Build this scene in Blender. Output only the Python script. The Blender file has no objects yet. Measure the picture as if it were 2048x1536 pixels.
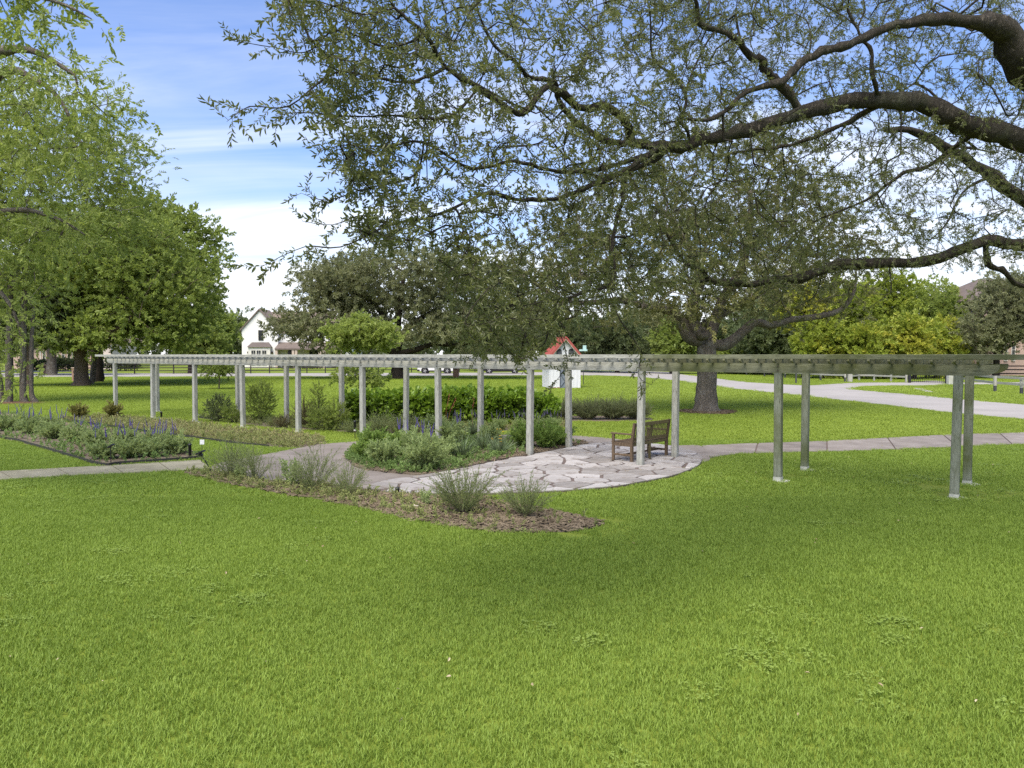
import bpy, math, random
import numpy as np
from mathutils import Vector, Matrix

scene = bpy.context.scene
COL = scene.collection
rng = np.random.default_rng(7)
random.seed(7)

# ------------------------------------------------------------------ camera
FPX = 1514.0            # focal length in photo pixels (2048 wide)
EYE = 2.5               # camera height in metres
PITCH = math.atan(59.0 / FPX)
cam = bpy.data.cameras.new('camera')
cam.sensor_width = 36.0
cam.lens = 36.0 * FPX / 2048.0
cam.clip_start = 0.05
cam.clip_end = 3000.0
cam_ob = bpy.data.objects.new('camera', cam)
COL.objects.link(cam_ob)
cam_ob.location = (0, 0, EYE)
cam_ob.rotation_euler = (math.pi / 2 - PITCH, 0, 0)
scene.camera = cam_ob

# ------------------------------------------------------------------ sky and sun
SUN_EL, SUN_AZ = 60.0, 200.0     # degrees; azimuth clockwise from +Y
world = bpy.data.worlds.new('World')
scene.world = world
world.use_nodes = True
wn, wl = world.node_tree.nodes, world.node_tree.links
for n in list(wn):
    wn.remove(n)
w_out = wn.new('ShaderNodeOutputWorld')
w_bg = wn.new('ShaderNodeBackground')
w_bg.inputs['Strength'].default_value = 0.12
w_sky = wn.new('ShaderNodeTexSky')
w_sky.sky_type = 'NISHITA'
w_sky.sun_disc = False
w_sky.sun_elevation = math.radians(SUN_EL)
w_sky.sun_rotation = math.radians(SUN_AZ)
w_sky.air_density = 1.0
w_sky.dust_density = 0.6
w_sky.ozone_density = 1.6
w_tc = wn.new('ShaderNodeTexCoord')
w_sep = wn.new('ShaderNodeSeparateXYZ')
wl.new(w_tc.outputs['Generated'], w_sep.inputs[0])


def wmath(op, a, b=None, c=None, clamp=False):
    n = wn.new('ShaderNodeMath')
    n.operation = op
    n.use_clamp = clamp
    for k, v in enumerate((a, b, c)):
        if v is None:
            continue
        if isinstance(v, (int, float)):
            n.inputs[k].default_value = v
        else:
            wl.new(v, n.inputs[k])
    return n.outputs[0]


# clouds are laid out on a flat layer overhead: position = direction / height
w_z = wmath('MAXIMUM', w_sep.outputs[2], 0.0)
w_zd = wmath('ADD', w_z, 0.16)
w_px = wmath('DIVIDE', w_sep.outputs[0], w_zd)
w_py = wmath('DIVIDE', w_sep.outputs[1], w_zd)
w_comb = wn.new('ShaderNodeCombineXYZ')
wl.new(w_px, w_comb.inputs[0])
wl.new(w_py, w_comb.inputs[1])
w_map = wn.new('ShaderNodeMapping')
w_map.inputs['Rotation'].default_value = (0, 0, math.radians(24))
w_map.inputs['Scale'].default_value = (0.42, 1.5, 1.0)
w_map.inputs['Location'].default_value = (3.1, 1.65, 0)
wl.new(w_comb.outputs[0], w_map.inputs[0])
w_noise = wn.new('ShaderNodeTexNoise')
w_noise.inputs['Scale'].default_value = 1.25
w_noise.inputs['Detail'].default_value = 9.0
w_noise.inputs['Roughness'].default_value = 0.58
w_noise.inputs['Distortion'].default_value = 0.9
wl.new(w_map.outputs[0], w_noise.inputs['Vector'])
w_noise2 = wn.new('ShaderNodeTexNoise')
w_noise2.inputs['Scale'].default_value = 0.9
w_noise2.inputs['Detail'].default_value = 4.0
wl.new(w_comb.outputs[0], w_noise2.inputs['Vector'])
# cloud cover thickens towards the horizon all round
w_cover = wmath('MULTIPLY_ADD', w_z, -2.35, 0.58)
w_sum = wmath('ADD', wmath('MULTIPLY_ADD', w_noise.outputs[0], 2.0, -1.0), w_cover)
w_sum = wmath('ADD', w_sum, wmath('MULTIPLY_ADD', w_noise2.outputs[0], 0.9, -0.45))
w_mr = wn.new('ShaderNodeMapRange')
w_mr.interpolation_type = 'SMOOTHSTEP'
w_mr.inputs['From Min'].default_value = -0.52
w_mr.inputs['From Max'].default_value = 0.80
wl.new(w_sum, w_mr.inputs['Value'])
w_mix = wn.new('ShaderNodeMix')
w_mix.data_type = 'RGBA'
wl.new(wmath('MULTIPLY', w_mr.outputs[0], 0.93), w_mix.inputs[0])
w_hs = wn.new('ShaderNodeHueSaturation')
w_hs.inputs['Saturation'].default_value = 1.1
w_hs.inputs['Value'].default_value = 1.0
wl.new(w_sky.outputs[0], w_hs.inputs['Color'])
w_mul = wn.new('ShaderNodeMix')
w_mul.data_type = 'RGBA'
w_mul.blend_type = 'MULTIPLY'
w_mul.inputs[0].default_value = 1.0
w_mul.inputs[7].default_value = (0.66, 0.65, 0.78, 1)
wl.new(w_hs.outputs[0], w_mul.inputs[6])
wl.new(w_mul.outputs[2], w_mix.inputs[6])
w_cl = wn.new('ShaderNodeMix')
w_cl.data_type = 'RGBA'
w_cl.inputs[6].default_value = (3.3, 3.4, 3.6, 1)
w_cl.inputs[7].default_value = (4.7, 4.7, 4.7, 1)
w_n3 = wn.new('ShaderNodeTexNoise')
w_n3.inputs['Scale'].default_value = 1.6
w_n3.inputs['Detail'].default_value = 6.0
wl.new(w_map.outputs[0], w_n3.inputs['Vector'])
wl.new(wmath('MULTIPLY_ADD', w_n3.outputs[0], 3.0, -1.0, True), w_cl.inputs[0])
wl.new(w_cl.outputs[2], w_mix.inputs[7])
wl.new(w_mix.outputs[2], w_bg.inputs['Color'])
wl.new(w_bg.outputs[0], w_out.inputs[0])

sun = bpy.data.lights.new('sun', 'SUN')
sun.energy = 2.8
sun.angle = math.radians(45)
sun.color = (1.0, 0.94, 0.82)
sun_ob = bpy.data.objects.new('sun', sun)
COL.objects.link(sun_ob)
_az, _el = math.radians(SUN_AZ), math.radians(SUN_EL)
_sd = Vector((math.sin(_az) * math.cos(_el), math.cos(_az) * math.cos(_el), math.sin(_el)))
sun_ob.rotation_euler = _sd.to_track_quat('Z', 'Y').to_euler()
sun_ob.location = (0, 0, 60)

scene.view_settings.view_transform = 'Standard'
scene.view_settings.look = 'None'
scene.view_settings.exposure = 1.38
scene.view_settings.gamma = 1.0
scene.view_settings.use_curve_mapping = False
scene.render.engine = 'CYCLES'
scene.cycles.max_bounces = 6
scene.cycles.diffuse_bounces = 3
scene.cycles.transmission_bounces = 4
scene.cycles.transparent_max_bounces = 6
scene.cycles.use_adaptive_sampling = True
scene.cycles.adaptive_threshold = 0.008
scene.cycles.use_denoising = False
scene.cycles.sample_clamp_indirect = 4.0

# ------------------------------------------------------------------ pixel -> place
_c, _s = math.cos(PITCH), math.sin(PITCH)


def ray(x, y):
    u, v = (x - 1024.0) / FPX, (768.0 - y) / FPX
    return np.array([u, _c + v * _s, -_s + v * _c])


def G(x, y, z=0.0):
    """photo pixel -> point on the level plane z"""
    d = ray(x, y)
    t = (z - EYE) / d[2]
    return np.array([d[0] * t, d[1] * t, z])


def D(x, y, Y):
    """photo pixel -> point at distance Y along the view"""
    d = ray(x, y)
    return np.array([d[0] * Y / d[1], Y, EYE + d[2] * Y / d[1]])


def top_z(y, Y):
    d = ray(1024, y)
    return EYE + d[2] * Y / d[1]


# ------------------------------------------------------------------ materials
def nodes_of(name):
    m = bpy.data.materials.new(name)
    m.use_nodes = True
    nt = m.node_tree
    return m, nt.nodes, nt.links, nt.nodes['Principled BSDF']


def ramp(N, stops):
    r = N.new('ShaderNodeValToRGB')
    e = r.color_ramp.elements
    while len(e) < len(stops):
        e.new(0.5)
    for el, (p, c) in zip(e, stops):
        el.position = p
        el.color = (c[0], c[1], c[2], 1)
    return r


def noise(N, L, scale, detail=5, rough=0.55, vec=None, dist=0.0):
    n = N.new('ShaderNodeTexNoise')
    n.inputs['Scale'].default_value = scale
    n.inputs['Detail'].default_value = detail
    n.inputs['Roughness'].default_value = rough
    n.inputs['Distortion'].default_value = dist
    if vec is not None:
        L.new(vec, n.inputs['Vector'])
    return n.outputs['Fac']


def coords(N, L, scale=(1, 1, 1), kind='Object'):
    t = N.new('ShaderNodeTexCoord')
    m = N.new('ShaderNodeMapping')
    m.inputs['Scale'].default_value = scale
    L.new(t.outputs[kind], m.inputs[0])
    return m.outputs[0]


def bump(N, L, b, h, strength=0.4, dist=0.02):
    n = N.new('ShaderNodeBump')
    n.inputs['Strength'].default_value = strength
    n.inputs['Distance'].default_value = dist
    L.new(h, n.inputs['Height'])
    L.new(n.outputs[0], b.inputs['Normal'])


def mixc(N, L, fac, a, b, mode='MIX'):
    m = N.new('ShaderNodeMix')
    m.data_type = 'RGBA'
    m.blend_type = mode
    for k, v in ((0, fac), (6, a), (7, b)):
        if isinstance(v, (int, float)):
            m.inputs[k].default_value = v
        elif isinstance(v, (tuple, list)):
            m.inputs[k].default_value = (v[0], v[1], v[2], 1)
        else:
            L.new(v, m.inputs[k])
    return m.outputs[2]


def mmath(N, L, op, a, b=0.0, clamp=False):
    n = N.new('ShaderNodeMath')
    n.operation = op
    n.use_clamp = clamp
    for k, v in enumerate((a, b)):
        if isinstance(v, (int, float)):
            n.inputs[k].default_value = v
        else:
            L.new(v, n.inputs[k])
    return n.outputs[0]


def mottled(name, stops, scale=4.0, rough=0.8, bump_scale=None, bump_s=0.3, bump_d=0.01, aniso=(1, 1, 1),
            spots=None, detail=6, kind='Object', metallic=0.0, vary=0.0):
    """a surface of mixed tones with fine relief; vary: tone differs from object to object"""
    m, N, L, b = nodes_of(name)
    v = coords(N, L, aniso, kind)
    f = noise(N, L, scale, detail, 0.6, v)
    if vary:
        oi = N.new('ShaderNodeObjectInfo')
        f = mmath(N, L, 'ADD', f, mmath(N, L, 'MULTIPLY', mmath(N, L, 'SUBTRACT', oi.outputs['Random'], 0.5), vary))
    r = ramp(N, stops)
    L.new(f, r.inputs[0])
    c = r.outputs[0]
    if spots:
        f2 = noise(N, L, spots[0], 6, 0.65, v)
        r2 = ramp(N, [(spots[1], (0, 0, 0)), (spots[2], (1, 1, 1))])
        L.new(f2, r2.inputs[0])
        c = mixc(N, L, r2.outputs[0], c, spots[3])
    L.new(c, b.inputs['Base Color'])
    b.inputs['Roughness'].default_value = rough
    b.inputs['Metallic'].default_value = metallic
    b.inputs['Specular IOR Level'].default_value = 0.3
    if bump_scale:
        bump(N, L, b, noise(N, L, bump_scale, 5, 0.6, v), bump_s, bump_d)
    return m


def leaf_mat(name, dark, light, trans=0.35, rough=0.5, gloss=0.35, hue2=None):
    """leaf: tone by spray (attribute 'tint') and by single leaf; light passes through"""
    m, N, L, b = nodes_of(name)
    a = N.new('ShaderNodeAttribute')
    a.attribute_type = 'INSTANCER'
    a.attribute_name = 'tint'
    g = N.new('ShaderNodeNewGeometry')
    f = mmath(N, L, 'ADD', mmath(N, L, 'MULTIPLY', a.outputs['Fac'], 0.72),
              mmath(N, L, 'MULTIPLY', g.outputs['Random Per Island'], 0.28))
    stops = [(0.08, dark), (0.92, light)]
    if hue2:
        stops = [(0.05, dark), (0.62, light), (0.97, hue2)]
    r = ramp(N, stops)
    L.new(f, r.inputs[0])
    L.new(r.outputs[0], b.inputs['Base Color'])
    b.inputs['Roughness'].default_value = rough
    b.inputs['Specular IOR Level'].default_value = gloss
    t = N.new('ShaderNodeBsdfTranslucent')
    tc = mixc(N, L, 0.5, r.outputs[0], (light[0] * 1.25, light[1] * 1.25, light[2] * 0.8))
    L.new(tc, t.inputs['Color'])
    s = N.new('ShaderNodeMixShader')
    s.inputs[0].default_value = trans
    L.new(b.outputs[0], s.inputs[1])
    L.new(t.outputs[0], s.inputs[2])
    out = N['Material Output']
    L.new(s.outputs[0], out.inputs['Surface'])
    return m


def plain(name, col, rough=0.6, metallic=0.0, spec=0.4, var=0.12, scale=6.0):
    lo = [c * (1 - var) for c in col]
    hi = [min(1, c * (1 + var)) for c in col]
    m = mottled(name, [(0.3, lo), (0.7, hi)], scale, rough, metallic=metallic)
    m.node_tree.nodes['Principled BSDF'].inputs['Specular IOR Level'].default_value = spec
    return m


# ------------------------------------------------------------------ objects
def link(o, parent=None):
    COL.objects.link(o)
    if parent is not None:
        o.parent = parent
    return o


def tag(o, label=None, cat=None, group=None, kind=None):
    for k, v in (('label', label), ('category', cat), ('group', group), ('kind', kind)):
        if v:
            o[k] = v
    return o


def thing(name, label, cat, loc=(0, 0, 0), rz=0.0, group=None):
    o = bpy.data.objects.new(name, None)
    o.empty_display_size = 0.1
    o.location = loc
    o.rotation_euler = (0, 0, rz)
    link(o)
    return tag(o, label, cat, group)


class MB:
    """collects shapes into one mesh"""

    def __init__(self):
        self.v, self.f, self.m, self.n = [], [], [], 0

    def add(self, verts, faces, mi=0):
        verts = np.asarray(verts, float).reshape(-1, 3)
        self.v.append(verts)
        self.f += [tuple(i + self.n for i in q) for q in faces]
        self.m += [mi] * len(faces)
        self.n += len(verts)
        return self

    def box(self, x0, x1, y0, y1, z0, z1, mi=0):
        v = [(x, y, z) for z in (z0, z1) for y in (y0, y1) for x in (x0, x1)]
        return self.add(v, [(0, 2, 3, 1), (4, 5, 7, 6), (0, 1, 5, 4), (2, 6, 7, 3), (0, 4, 6, 2), (1, 3, 7, 5)], mi)

    def bar(self, p0, p1, w, h, ch=0.0, mi=0, up=(0, 0, 1)):
        """rectangular bar between two points with chamfered long edges"""
        p0, p1, up = np.array(p0, float), np.array(p1, float), np.array(up, float)
        d = p1 - p0
        d /= np.linalg.norm(d)
        if abs(d @ up) > 0.99:
            up = np.array([0, 1.0, 0])
        s = np.cross(d, up)
        s /= np.linalg.norm(s)
        t = np.cross(s, d)
        a, b = w / 2, h / 2
        if ch > 0:
            pr = [(a, b - ch), (a - ch, b), (-a + ch, b), (-a, b - ch), (-a, -b + ch), (-a + ch, -b), (a - ch, -b), (a, -b + ch)]
        else:
            pr = [(a, b), (-a, b), (-a, -b), (a, -b)]
        k = len(pr)
        v = [p + s * x + t * y for p in (p0, p1) for x, y in pr]
        f = [(i, i + k, (i + 1) % k + k, (i + 1) % k) for i in range(k)]
        f += [tuple(range(k)), tuple(range(2 * k - 1, k - 1, -1))]
        return self.add(v, f, mi)

    def extrude(self, poly, axis, a, b, mi=0):
        """2-D polygon pushed along an axis ('x','y','z') from a to b"""
        k = len(poly)
        ix = {'x': lambda p, t: (t, p[0], p[1]), 'y': lambda p, t: (p[0], t, p[1]), 'z': lambda p, t: (p[0], p[1], t)}[axis]
        v = [ix(p, t) for t in (a, b) for p in poly]
        f = [(i, (i + 1) % k, (i + 1) % k + k, i + k) for i in range(k)]
        f += [tuple(range(k - 1, -1, -1)), tuple(range(k, 2 * k))]
        return self.add(v, f, mi)

    def tube(self, pts, rad, n=8, mi=0, cap=True, lump=0.0):
        pts = np.asarray(pts, float)
        m = len(pts)
        rad = np.broadcast_to(np.asarray(rad, float), (m,))
        d = np.gradient(pts, axis=0)
        d /= np.linalg.norm(d, axis=1, keepdims=True) + 1e-9
        ref = np.array([0.31, 0.17, 0.93]) if abs(d[0][2]) < 0.8 else np.array([0.95, 0.2, 0.1])
        an = np.linspace(0, 2 * np.pi, n, endpoint=False)
        V = []
        s = np.cross(d[0], ref)
        s /= np.linalg.norm(s)
        for i in range(m):
            s = s - d[i] * (s @ d[i])
            s /= np.linalg.norm(s) + 1e-9
            t = np.cross(d[i], s)
            rl = rad[i] * (1 + lump * (wave_noise(np.c_[np.cos(an), np.sin(an), np.full(n, i * .45 + pts[0][0])] * 1.3, .6, 1) - .5)[:, None]) if lump else rad[i]
            V.append(pts[i] + rl * (np.cos(an)[:, None] * s + np.sin(an)[:, None] * t))
        f = [(i * n + j, i * n + (j + 1) % n, (i + 1) * n + (j + 1) % n, (i + 1) * n + j) for i in range(m - 1) for j in range(n)]
        if cap:
            f += [tuple(range(n - 1, -1, -1)), tuple((m - 1) * n + j for j in range(n))]
        return self.add(np.concatenate(V), f, mi)

    def lathe(self, prof, n=12, mi=0, at=(0, 0, 0)):
        an = np.linspace(0, 2 * np.pi, n, endpoint=False)
        v = [(at[0] + r * math.cos(a), at[1] + r * math.sin(a), at[2] + z) for r, z in prof for a in an]
        f = [(i * n + j, i * n + (j + 1) % n, (i + 1) * n + (j + 1) % n, (i + 1) * n + j) for i in range(len(prof) - 1) for j in range(n)]
        return self.add(v, f, mi)

    def mesh(self, name, mats, smooth=False):
        me = bpy.data.meshes.new(name)
        v = np.concatenate(self.v) if self.v else np.zeros((0, 3))
        me.from_pydata(v.tolist(), [], self.f)
        for m in (mats if isinstance(mats, (list, tuple)) else [mats]):
            me.materials.append(m)
        if len(set(self.m)) > 1:
            me.polygons.foreach_set('material_index', self.m)
        if smooth:
            me.polygons.foreach_set('use_smooth', [True] * len(self.f))
        me.update()
        return me

    def build(self, name, mats, parent=None, smooth=False):
        return link(bpy.data.objects.new(name, self.mesh(name, mats, smooth)), parent)


def put(name, me, parent=None, loc=(0, 0, 0), rot=(0, 0, 0), scl=(1, 1, 1)):
    o = bpy.data.objects.new(name, me)
    o.location, o.rotation_euler, o.scale = loc, rot, scl
    return link(o, parent)


# ------------------------------------------------------------------ outlines
def smooth_line(P, per=6, closed=False):
    P = np.asarray(P, float)
    n = len(P)
    out = []
    for i in range(n if closed else n - 1):
        if closed:
            a, b, c, d = P[i - 1], P[i], P[(i + 1) % n], P[(i + 2) % n]
        else:
            a, b, c, d = P[max(i - 1, 0)], P[i], P[i + 1], P[min(i + 2, n - 1)]
        for t in np.linspace(0, 1, per, endpoint=False):
            out.append(0.5 * ((2 * b) + (c - a) * t + (2 * a - 5 * b + 4 * c - d) * t * t + (3 * b - a - 3 * c + d) * t ** 3))
    if not closed:
        out.append(P[-1])
    return np.array(out)


def outline(px, per=5):
    return smooth_line([G(x, y)[:2] for x, y in px], per, True)


def inside(pts, poly):
    x, y = pts[:, 0], pts[:, 1]
    r = np.zeros(len(pts), bool)
    n = len(poly)
    for i in range(n):
        x0, y0 = poly[i]
        x1, y1 = poly[(i + 1) % n]
        if y0 == y1:
            continue
        c = ((y0 > y) != (y1 > y)) & (x < (x1 - x0) * (y - y0) / (y1 - y0) + x0)
        r ^= c
    return r


def sheet(name, poly, z, mat, depth=0.0, parent=None, kind='structure'):
    """flat slab with its top at z and sides going down by depth"""
    poly = np.asarray(poly)
    ar = 0.5 * np.sum(poly[:, 0] * np.roll(poly[:, 1], -1) - np.roll(poly[:, 0], -1) * poly[:, 1])
    if ar < 0:
        poly = poly[::-1]
    k = len(poly)
    mb = MB()
    v = [(p[0], p[1], z) for p in poly]
    f = [tuple(range(k))]
    if depth:
        v += [(p[0], p[1], z - depth) for p in poly]
        f += [(i, i + k, (i + 1) % k + k, (i + 1) % k) for i in range(k)]
    mb.add(v, f)
    o = mb.build(name, mat, parent)
    if parent is None:
        o['kind'] = kind
    return o


_ph = rng.random((24, 3)) * 6.283
_dr = rng.normal(size=(24, 3))
_dr /= np.linalg.norm(_dr, axis=1, keepdims=True)


def wave_noise(P, scale=1.0, seed=0):
    """smooth 0..1 noise at points"""
    P = np.asarray(P, float)
    if P.shape[1] == 2:
        P = np.c_[P, np.zeros(len(P))]
    s = np.zeros(len(P))
    for k in range(8):
        d = _dr[(k + seed * 5) % 24]
        fr = (0.6 + 0.35 * k) / scale
        s += np.sin(P @ d * fr * 2 + _ph[(k + seed * 3) % 24, 0] + 1.5 * np.sin(P @ _dr[(k * 7 + seed) % 24] * fr + _ph[k, 1])) / (1 + 0.25 * k)
    return np.clip(0.5 + s / 7.5, 0, 1)


# ------------------------------------------------------------------ scattered leaves
_groups = {}


def scatter_group(key, sources):
    if key in _groups:
        return _groups[key]
    g = bpy.data.node_groups.new('scatter_' + key, 'GeometryNodeTree')
    g.interface.new_socket('Geometry', in_out='INPUT', socket_type='NodeSocketGeometry')
    g.interface.new_socket('Geometry', in_out='OUTPUT', socket_type='NodeSocketGeometry')
    N, L = g.nodes, g.links
    i, o, j = N.new('NodeGroupInput'), N.new('NodeGroupOutput'), N.new('GeometryNodeJoinGeometry')

    def attr(n, t):
        x = N.new('GeometryNodeInputNamedAttribute')
        x.data_type = t
        x.inputs['Name'].default_value = n
        return x.outputs['Attribute']
    rot, scl, var = attr('rot', 'FLOAT_VECTOR'), attr('scl', 'FLOAT_VECTOR'), attr('var', 'INT')
    for k, ob in enumerate(sources):
        oi = N.new('GeometryNodeObjectInfo')
        oi.inputs['Object'].default_value = ob
        oi.inputs['As Instance'].default_value = True
        c = N.new('FunctionNodeCompare')
        c.data_type = 'INT'
        c.operation = 'EQUAL'
        c.inputs[3].default_value = k
        L.new(var, c.inputs[2])
        p = N.new('GeometryNodeInstanceOnPoints')
        L.new(i.outputs[0], p.inputs['Points'])
        L.new(c.outputs[0], p.inputs['Selection'])
        L.new(oi.outputs['Geometry'], p.inputs['Instance'])
        L.new(rot, p.inputs['Rotation'])
        L.new(scl, p.inputs['Scale'])
        L.new(p.outputs[0], j.inputs[0])
    L.new(j.outputs[0], o.inputs[0])
    _groups[key] = g
    return g


def scatter(name, key, sources, pos, rot, scl, tint, parent=None, kind=None, var=None):
    pos = np.asarray(pos, 'f')
    n = len(pos)
    scl = np.asarray(scl, 'f')
    if scl.ndim == 1:
        scl = np.repeat(scl[:, None], 3, 1)
    me = bpy.data.meshes.new(name)
    me.vertices.add(n)
    me.vertices.foreach_set('co', pos.ravel())
    for nm, t, v in (('rot', 'FLOAT_VECTOR', rot), ('scl', 'FLOAT_VECTOR', scl), ('tint', 'FLOAT', tint)):
        at = me.attributes.new(nm, t, 'POINT')
        at.data.foreach_set('vector' if t == 'FLOAT_VECTOR' else 'value', np.asarray(v, 'f').ravel())
    if var is None:
        var = rng.integers(0, len(sources), n)
    at = me.attributes.new('var', 'INT', 'POINT')
    at.data.foreach_set('value', np.asarray(var, 'i'))
    o = link(bpy.data.objects.new(name, me), parent)
    md = o.modifiers.new('scatter', 'NODES')
    md.node_group = scatter_group(key, sources)
    if kind:
        o['kind'] = kind
    return o


def euler_of(d, roll=None):
    """euler angles turning +X to direction d"""
    d = np.asarray(d, float)
    d = d / (np.linalg.norm(d, axis=1, keepdims=True) + 1e-9)
    n = len(d)
    if roll is None:
        roll = rng.random(n) * 6.283
    return np.c_[roll, -np.arcsin(np.clip(d[:, 2], -1, 1)), np.arctan2(d[:, 1], d[:, 0])]


def leaf_shape(L, w, fold=0.25, curl=0.1):
    """a pointed leaf along +X: six points and two halves"""
    h = w * fold
    v = np.array([(0, 0, 0), (0.3 * L, w * .48, h), (0.68 * L, w * .42, h - curl * L * .4), (L, 0, -curl * L), (0.68 * L, -w * .42, h - curl * L * .4), (0.3 * L, -w * .48, h)])
    return v, [(0, 1, 2, 3), (0, 3, 4, 5)]


def rot_to(d, roll):
    d = np.array(d, float)
    d /= np.linalg.norm(d)
    y, p = math.atan2(d[1], d[0]), -math.asin(max(-1, min(1, d[2])))
    return np.array((Matrix.Rotation(y, 3, 'Z') @ Matrix.Rotation(p, 3, 'Y') @ Matrix.Rotation(roll, 3, 'X')))


def make_spray(name, mats, length, nleaf, leaf, width, seed, angle=50, planar=False, start=0.12, bend=0.15, stem=0.003, droop=0.0, shape=None, whorl=1, jit=.25):
    """a twig along +X with leaves; kept out of the scene, only used as the scattered shape"""
    r = np.random.default_rng(seed)
    mb = MB()
    ts = np.linspace(0, 1, 5)
    c0, c1 = r.normal(size=2) * bend
    P = np.c_[ts * length, c0 * length * ts ** 2, c1 * length * ts ** 2 - droop * length * ts ** 2]
    if stem:
        mb.tube(P, np.linspace(stem, stem * .4, 5), 3, 1, False)
    ph = r.random() * 6.283
    for i in range(nleaf):
        t = start + (1 - start) * (i // whorl + 0.5) / (nleaf / whorl)
        t = min(1, t + r.normal() * 0.02)
        p = np.array([np.interp(t, ts, P[:, k]) for k in range(3)])
        a = math.radians(angle * (1 - .35 * t) + r.normal() * 12)
        if planar:
            az = (0 if i % 2 else math.pi) + r.normal() * .35
        else:
            az = ph + i * 2.4 + r.normal() * .3
        d = (math.cos(a), math.sin(a) * math.cos(az), math.sin(a) * math.sin(az) - droop * .6)
        k = 1 + r.normal() * jit
        k = max(.45, k)
        v, f = leaf_shape(leaf * k, width * k, .2 + .1 * r.random(), .06 + .12 * r.random()) if shape is None else shape(leaf * k, width * k, r)
        M = rot_to(d, r.normal() * .7)
        mb.add(v @ M.T + p, f, 0)
    return bpy.data.objects.new(name, mb.mesh(name, mats))

# ================================================================== ground
GRASS_A, GRASS_B = (0.140, 0.212, 0.028), (0.275, 0.37, 0.062)


def ground_material():
    m, N, L, b = nodes_of('lawn_ground')
    v = coords(N, L)
    f1 = noise(N, L, 0.16, 4, 0.5, v)
    f2 = noise(N, L, 2.6, 6, 0.65, v)
    f3 = noise(N, L, 16.0, 4, 0.6, v)
    f = mmath(N, L, 'ADD', mmath(N, L, 'MULTIPLY', f1, 0.5), mmath(N, L, 'ADD', mmath(N, L, 'MULTIPLY', f2, 0.28), mmath(N, L, 'MULTIPLY', f3, 0.22)))
    r = ramp(N, [(0.28, (0.085, 0.115, 0.016)), (0.5, (0.14, 0.18, 0.026)), (0.72, (0.19, 0.235, 0.038))])
    L.new(f, r.inputs[0])
    L.new(r.outputs[0], b.inputs['Base Color'])
    b.inputs['Roughness'].default_value = 0.9
    b.inputs['Specular IOR Level'].default_value = 0.1
    bump(N, L, b, f3, 0.6, 0.05)
    return m


M = {}
M['ground'] = ground_material()
M['road'] = mottled('road_concrete', [(0.3, (0.255, 0.235, 0.215)), (0.7, (0.325, 0.30, 0.275))], 0.35, 0.85, 30, 0.25, 0.006, spots=(1.6, 0.58, 0.75, (0.235, 0.225, 0.215)))
M['path'] = mottled('path_concrete', [(0.25, (0.125, 0.105, 0.09)), (0.55, (0.195, 0.168, 0.145)), (0.8, (0.26, 0.23, 0.205))], 1.6, 0.88, 60, 0.3, 0.004, spots=(0.9, 0.52, 0.72, (0.17, 0.145, 0.125)), vary=0.25)
M['path_left'] = mottled('path_concrete_yellowed', [(0.25, (0.17, 0.155, 0.10)), (0.55, (0.25, 0.23, 0.155)), (0.8, (0.31, 0.285, 0.21))], 1.6, 0.88, 60, 0.3, 0.004, spots=(0.9, 0.55, 0.75, (0.14, 0.125, 0.085)), vary=0.2)
M['joint'] = mottled('joint_soil', [(0.3, (0.075, 0.055, 0.045)), (0.7, (0.15, 0.115, 0.10))], 9, 0.95, 40, 0.5, 0.01)
M['stone'] = mottled('flagstone', [(0.2, (0.175, 0.158, 0.142)), (0.5, (0.28, 0.26, 0.242)), (0.8, (0.385, 0.362, 0.343))], 2.6, 0.85, 14, 0.22, 0.006, spots=(1.9, 0.50, 0.68, (0.17, 0.145, 0.125)), vary=0.5, kind='Object')
M['soil'] = mottled('bed_soil', [(0.25, (0.075, 0.058, 0.04)), (0.6, (0.15, 0.12, 0.085)), (0.85, (0.25, 0.21, 0.155))], 3.0, 0.95, 28, 0.8, 0.03)
M['edging'] = plain('dark_steel_edging', (0.03, 0.028, 0.025), 0.6)

g = MB()
xs = np.concatenate([np.linspace(-1500, -200, 6), np.linspace(-150, 150, 31), np.linspace(200, 1500, 6)])
ys = np.concatenate([np.linspace(-60, 160, 23), np.linspace(200, 1800, 8)])
g.add([(x, y, 0) for y in ys for x in xs], [(j * len(xs) + i, j * len(xs) + i + 1, (j + 1) * len(xs) + i + 1, (j + 1) * len(xs) + i) for j in range(len(ys) - 1) for i in range(len(xs) - 1)])
tag(g.build('ground', M['ground']), kind='structure')

ROAD = smooth_line([G(x, y)[:2] for x, y in [
    (2500, 882), (2048, 839), (1905, 826), (1760, 809), (1617, 793), (1562, 787), (1480, 779), (1400, 768), (1340, 760), (1260, 753.5),
    (1180, 751), (1050, 751), (900, 752), (600, 753), (300, 753.5), (0, 754.5), (-500, 756),
    (-500, 747), (0, 747), (600, 746.5), (1000, 745.5), (1250, 742.5), (1340, 744.5), (1356, 748), (1400, 753), (1480, 763), (1547, 768),
    (1600, 771), (1625, 771), (1699, 766.5), (1760, 765.5), (1819, 765), (1850, 762), (1880, 762), (1897, 768), (1860, 771), (1819, 771), (1735, 772.5),
    (1708, 776), (1712, 780), (1782, 786), (1902, 797), (2048, 810), (2500, 843)]], 3, True)
sheet('road', ROAD, 0.02, M['road'], 0.05)
FAR_DRIVE = np.array([G(x, y)[:2] for x, y in [(-300, 742.5), (210, 740.5), (215, 743), (-300, 745.3)]])
sheet('driveway', FAR_DRIVE, 0.02, M['road'], 0.05)
SIDE_DRIVE = np.array([G(x, y)[:2] for x, y in [(1905, 765.5), (2300, 764), (2300, 768), (1915, 769.5)]])
sheet('driveway', SIDE_DRIVE, 0.02, M['road'], 0.05)
CULVERT = np.array([G(x, y)[:2] for x, y in [(1826, 776.5), (1845, 777.5), (1872, 786), (1850, 784)]])
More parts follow.
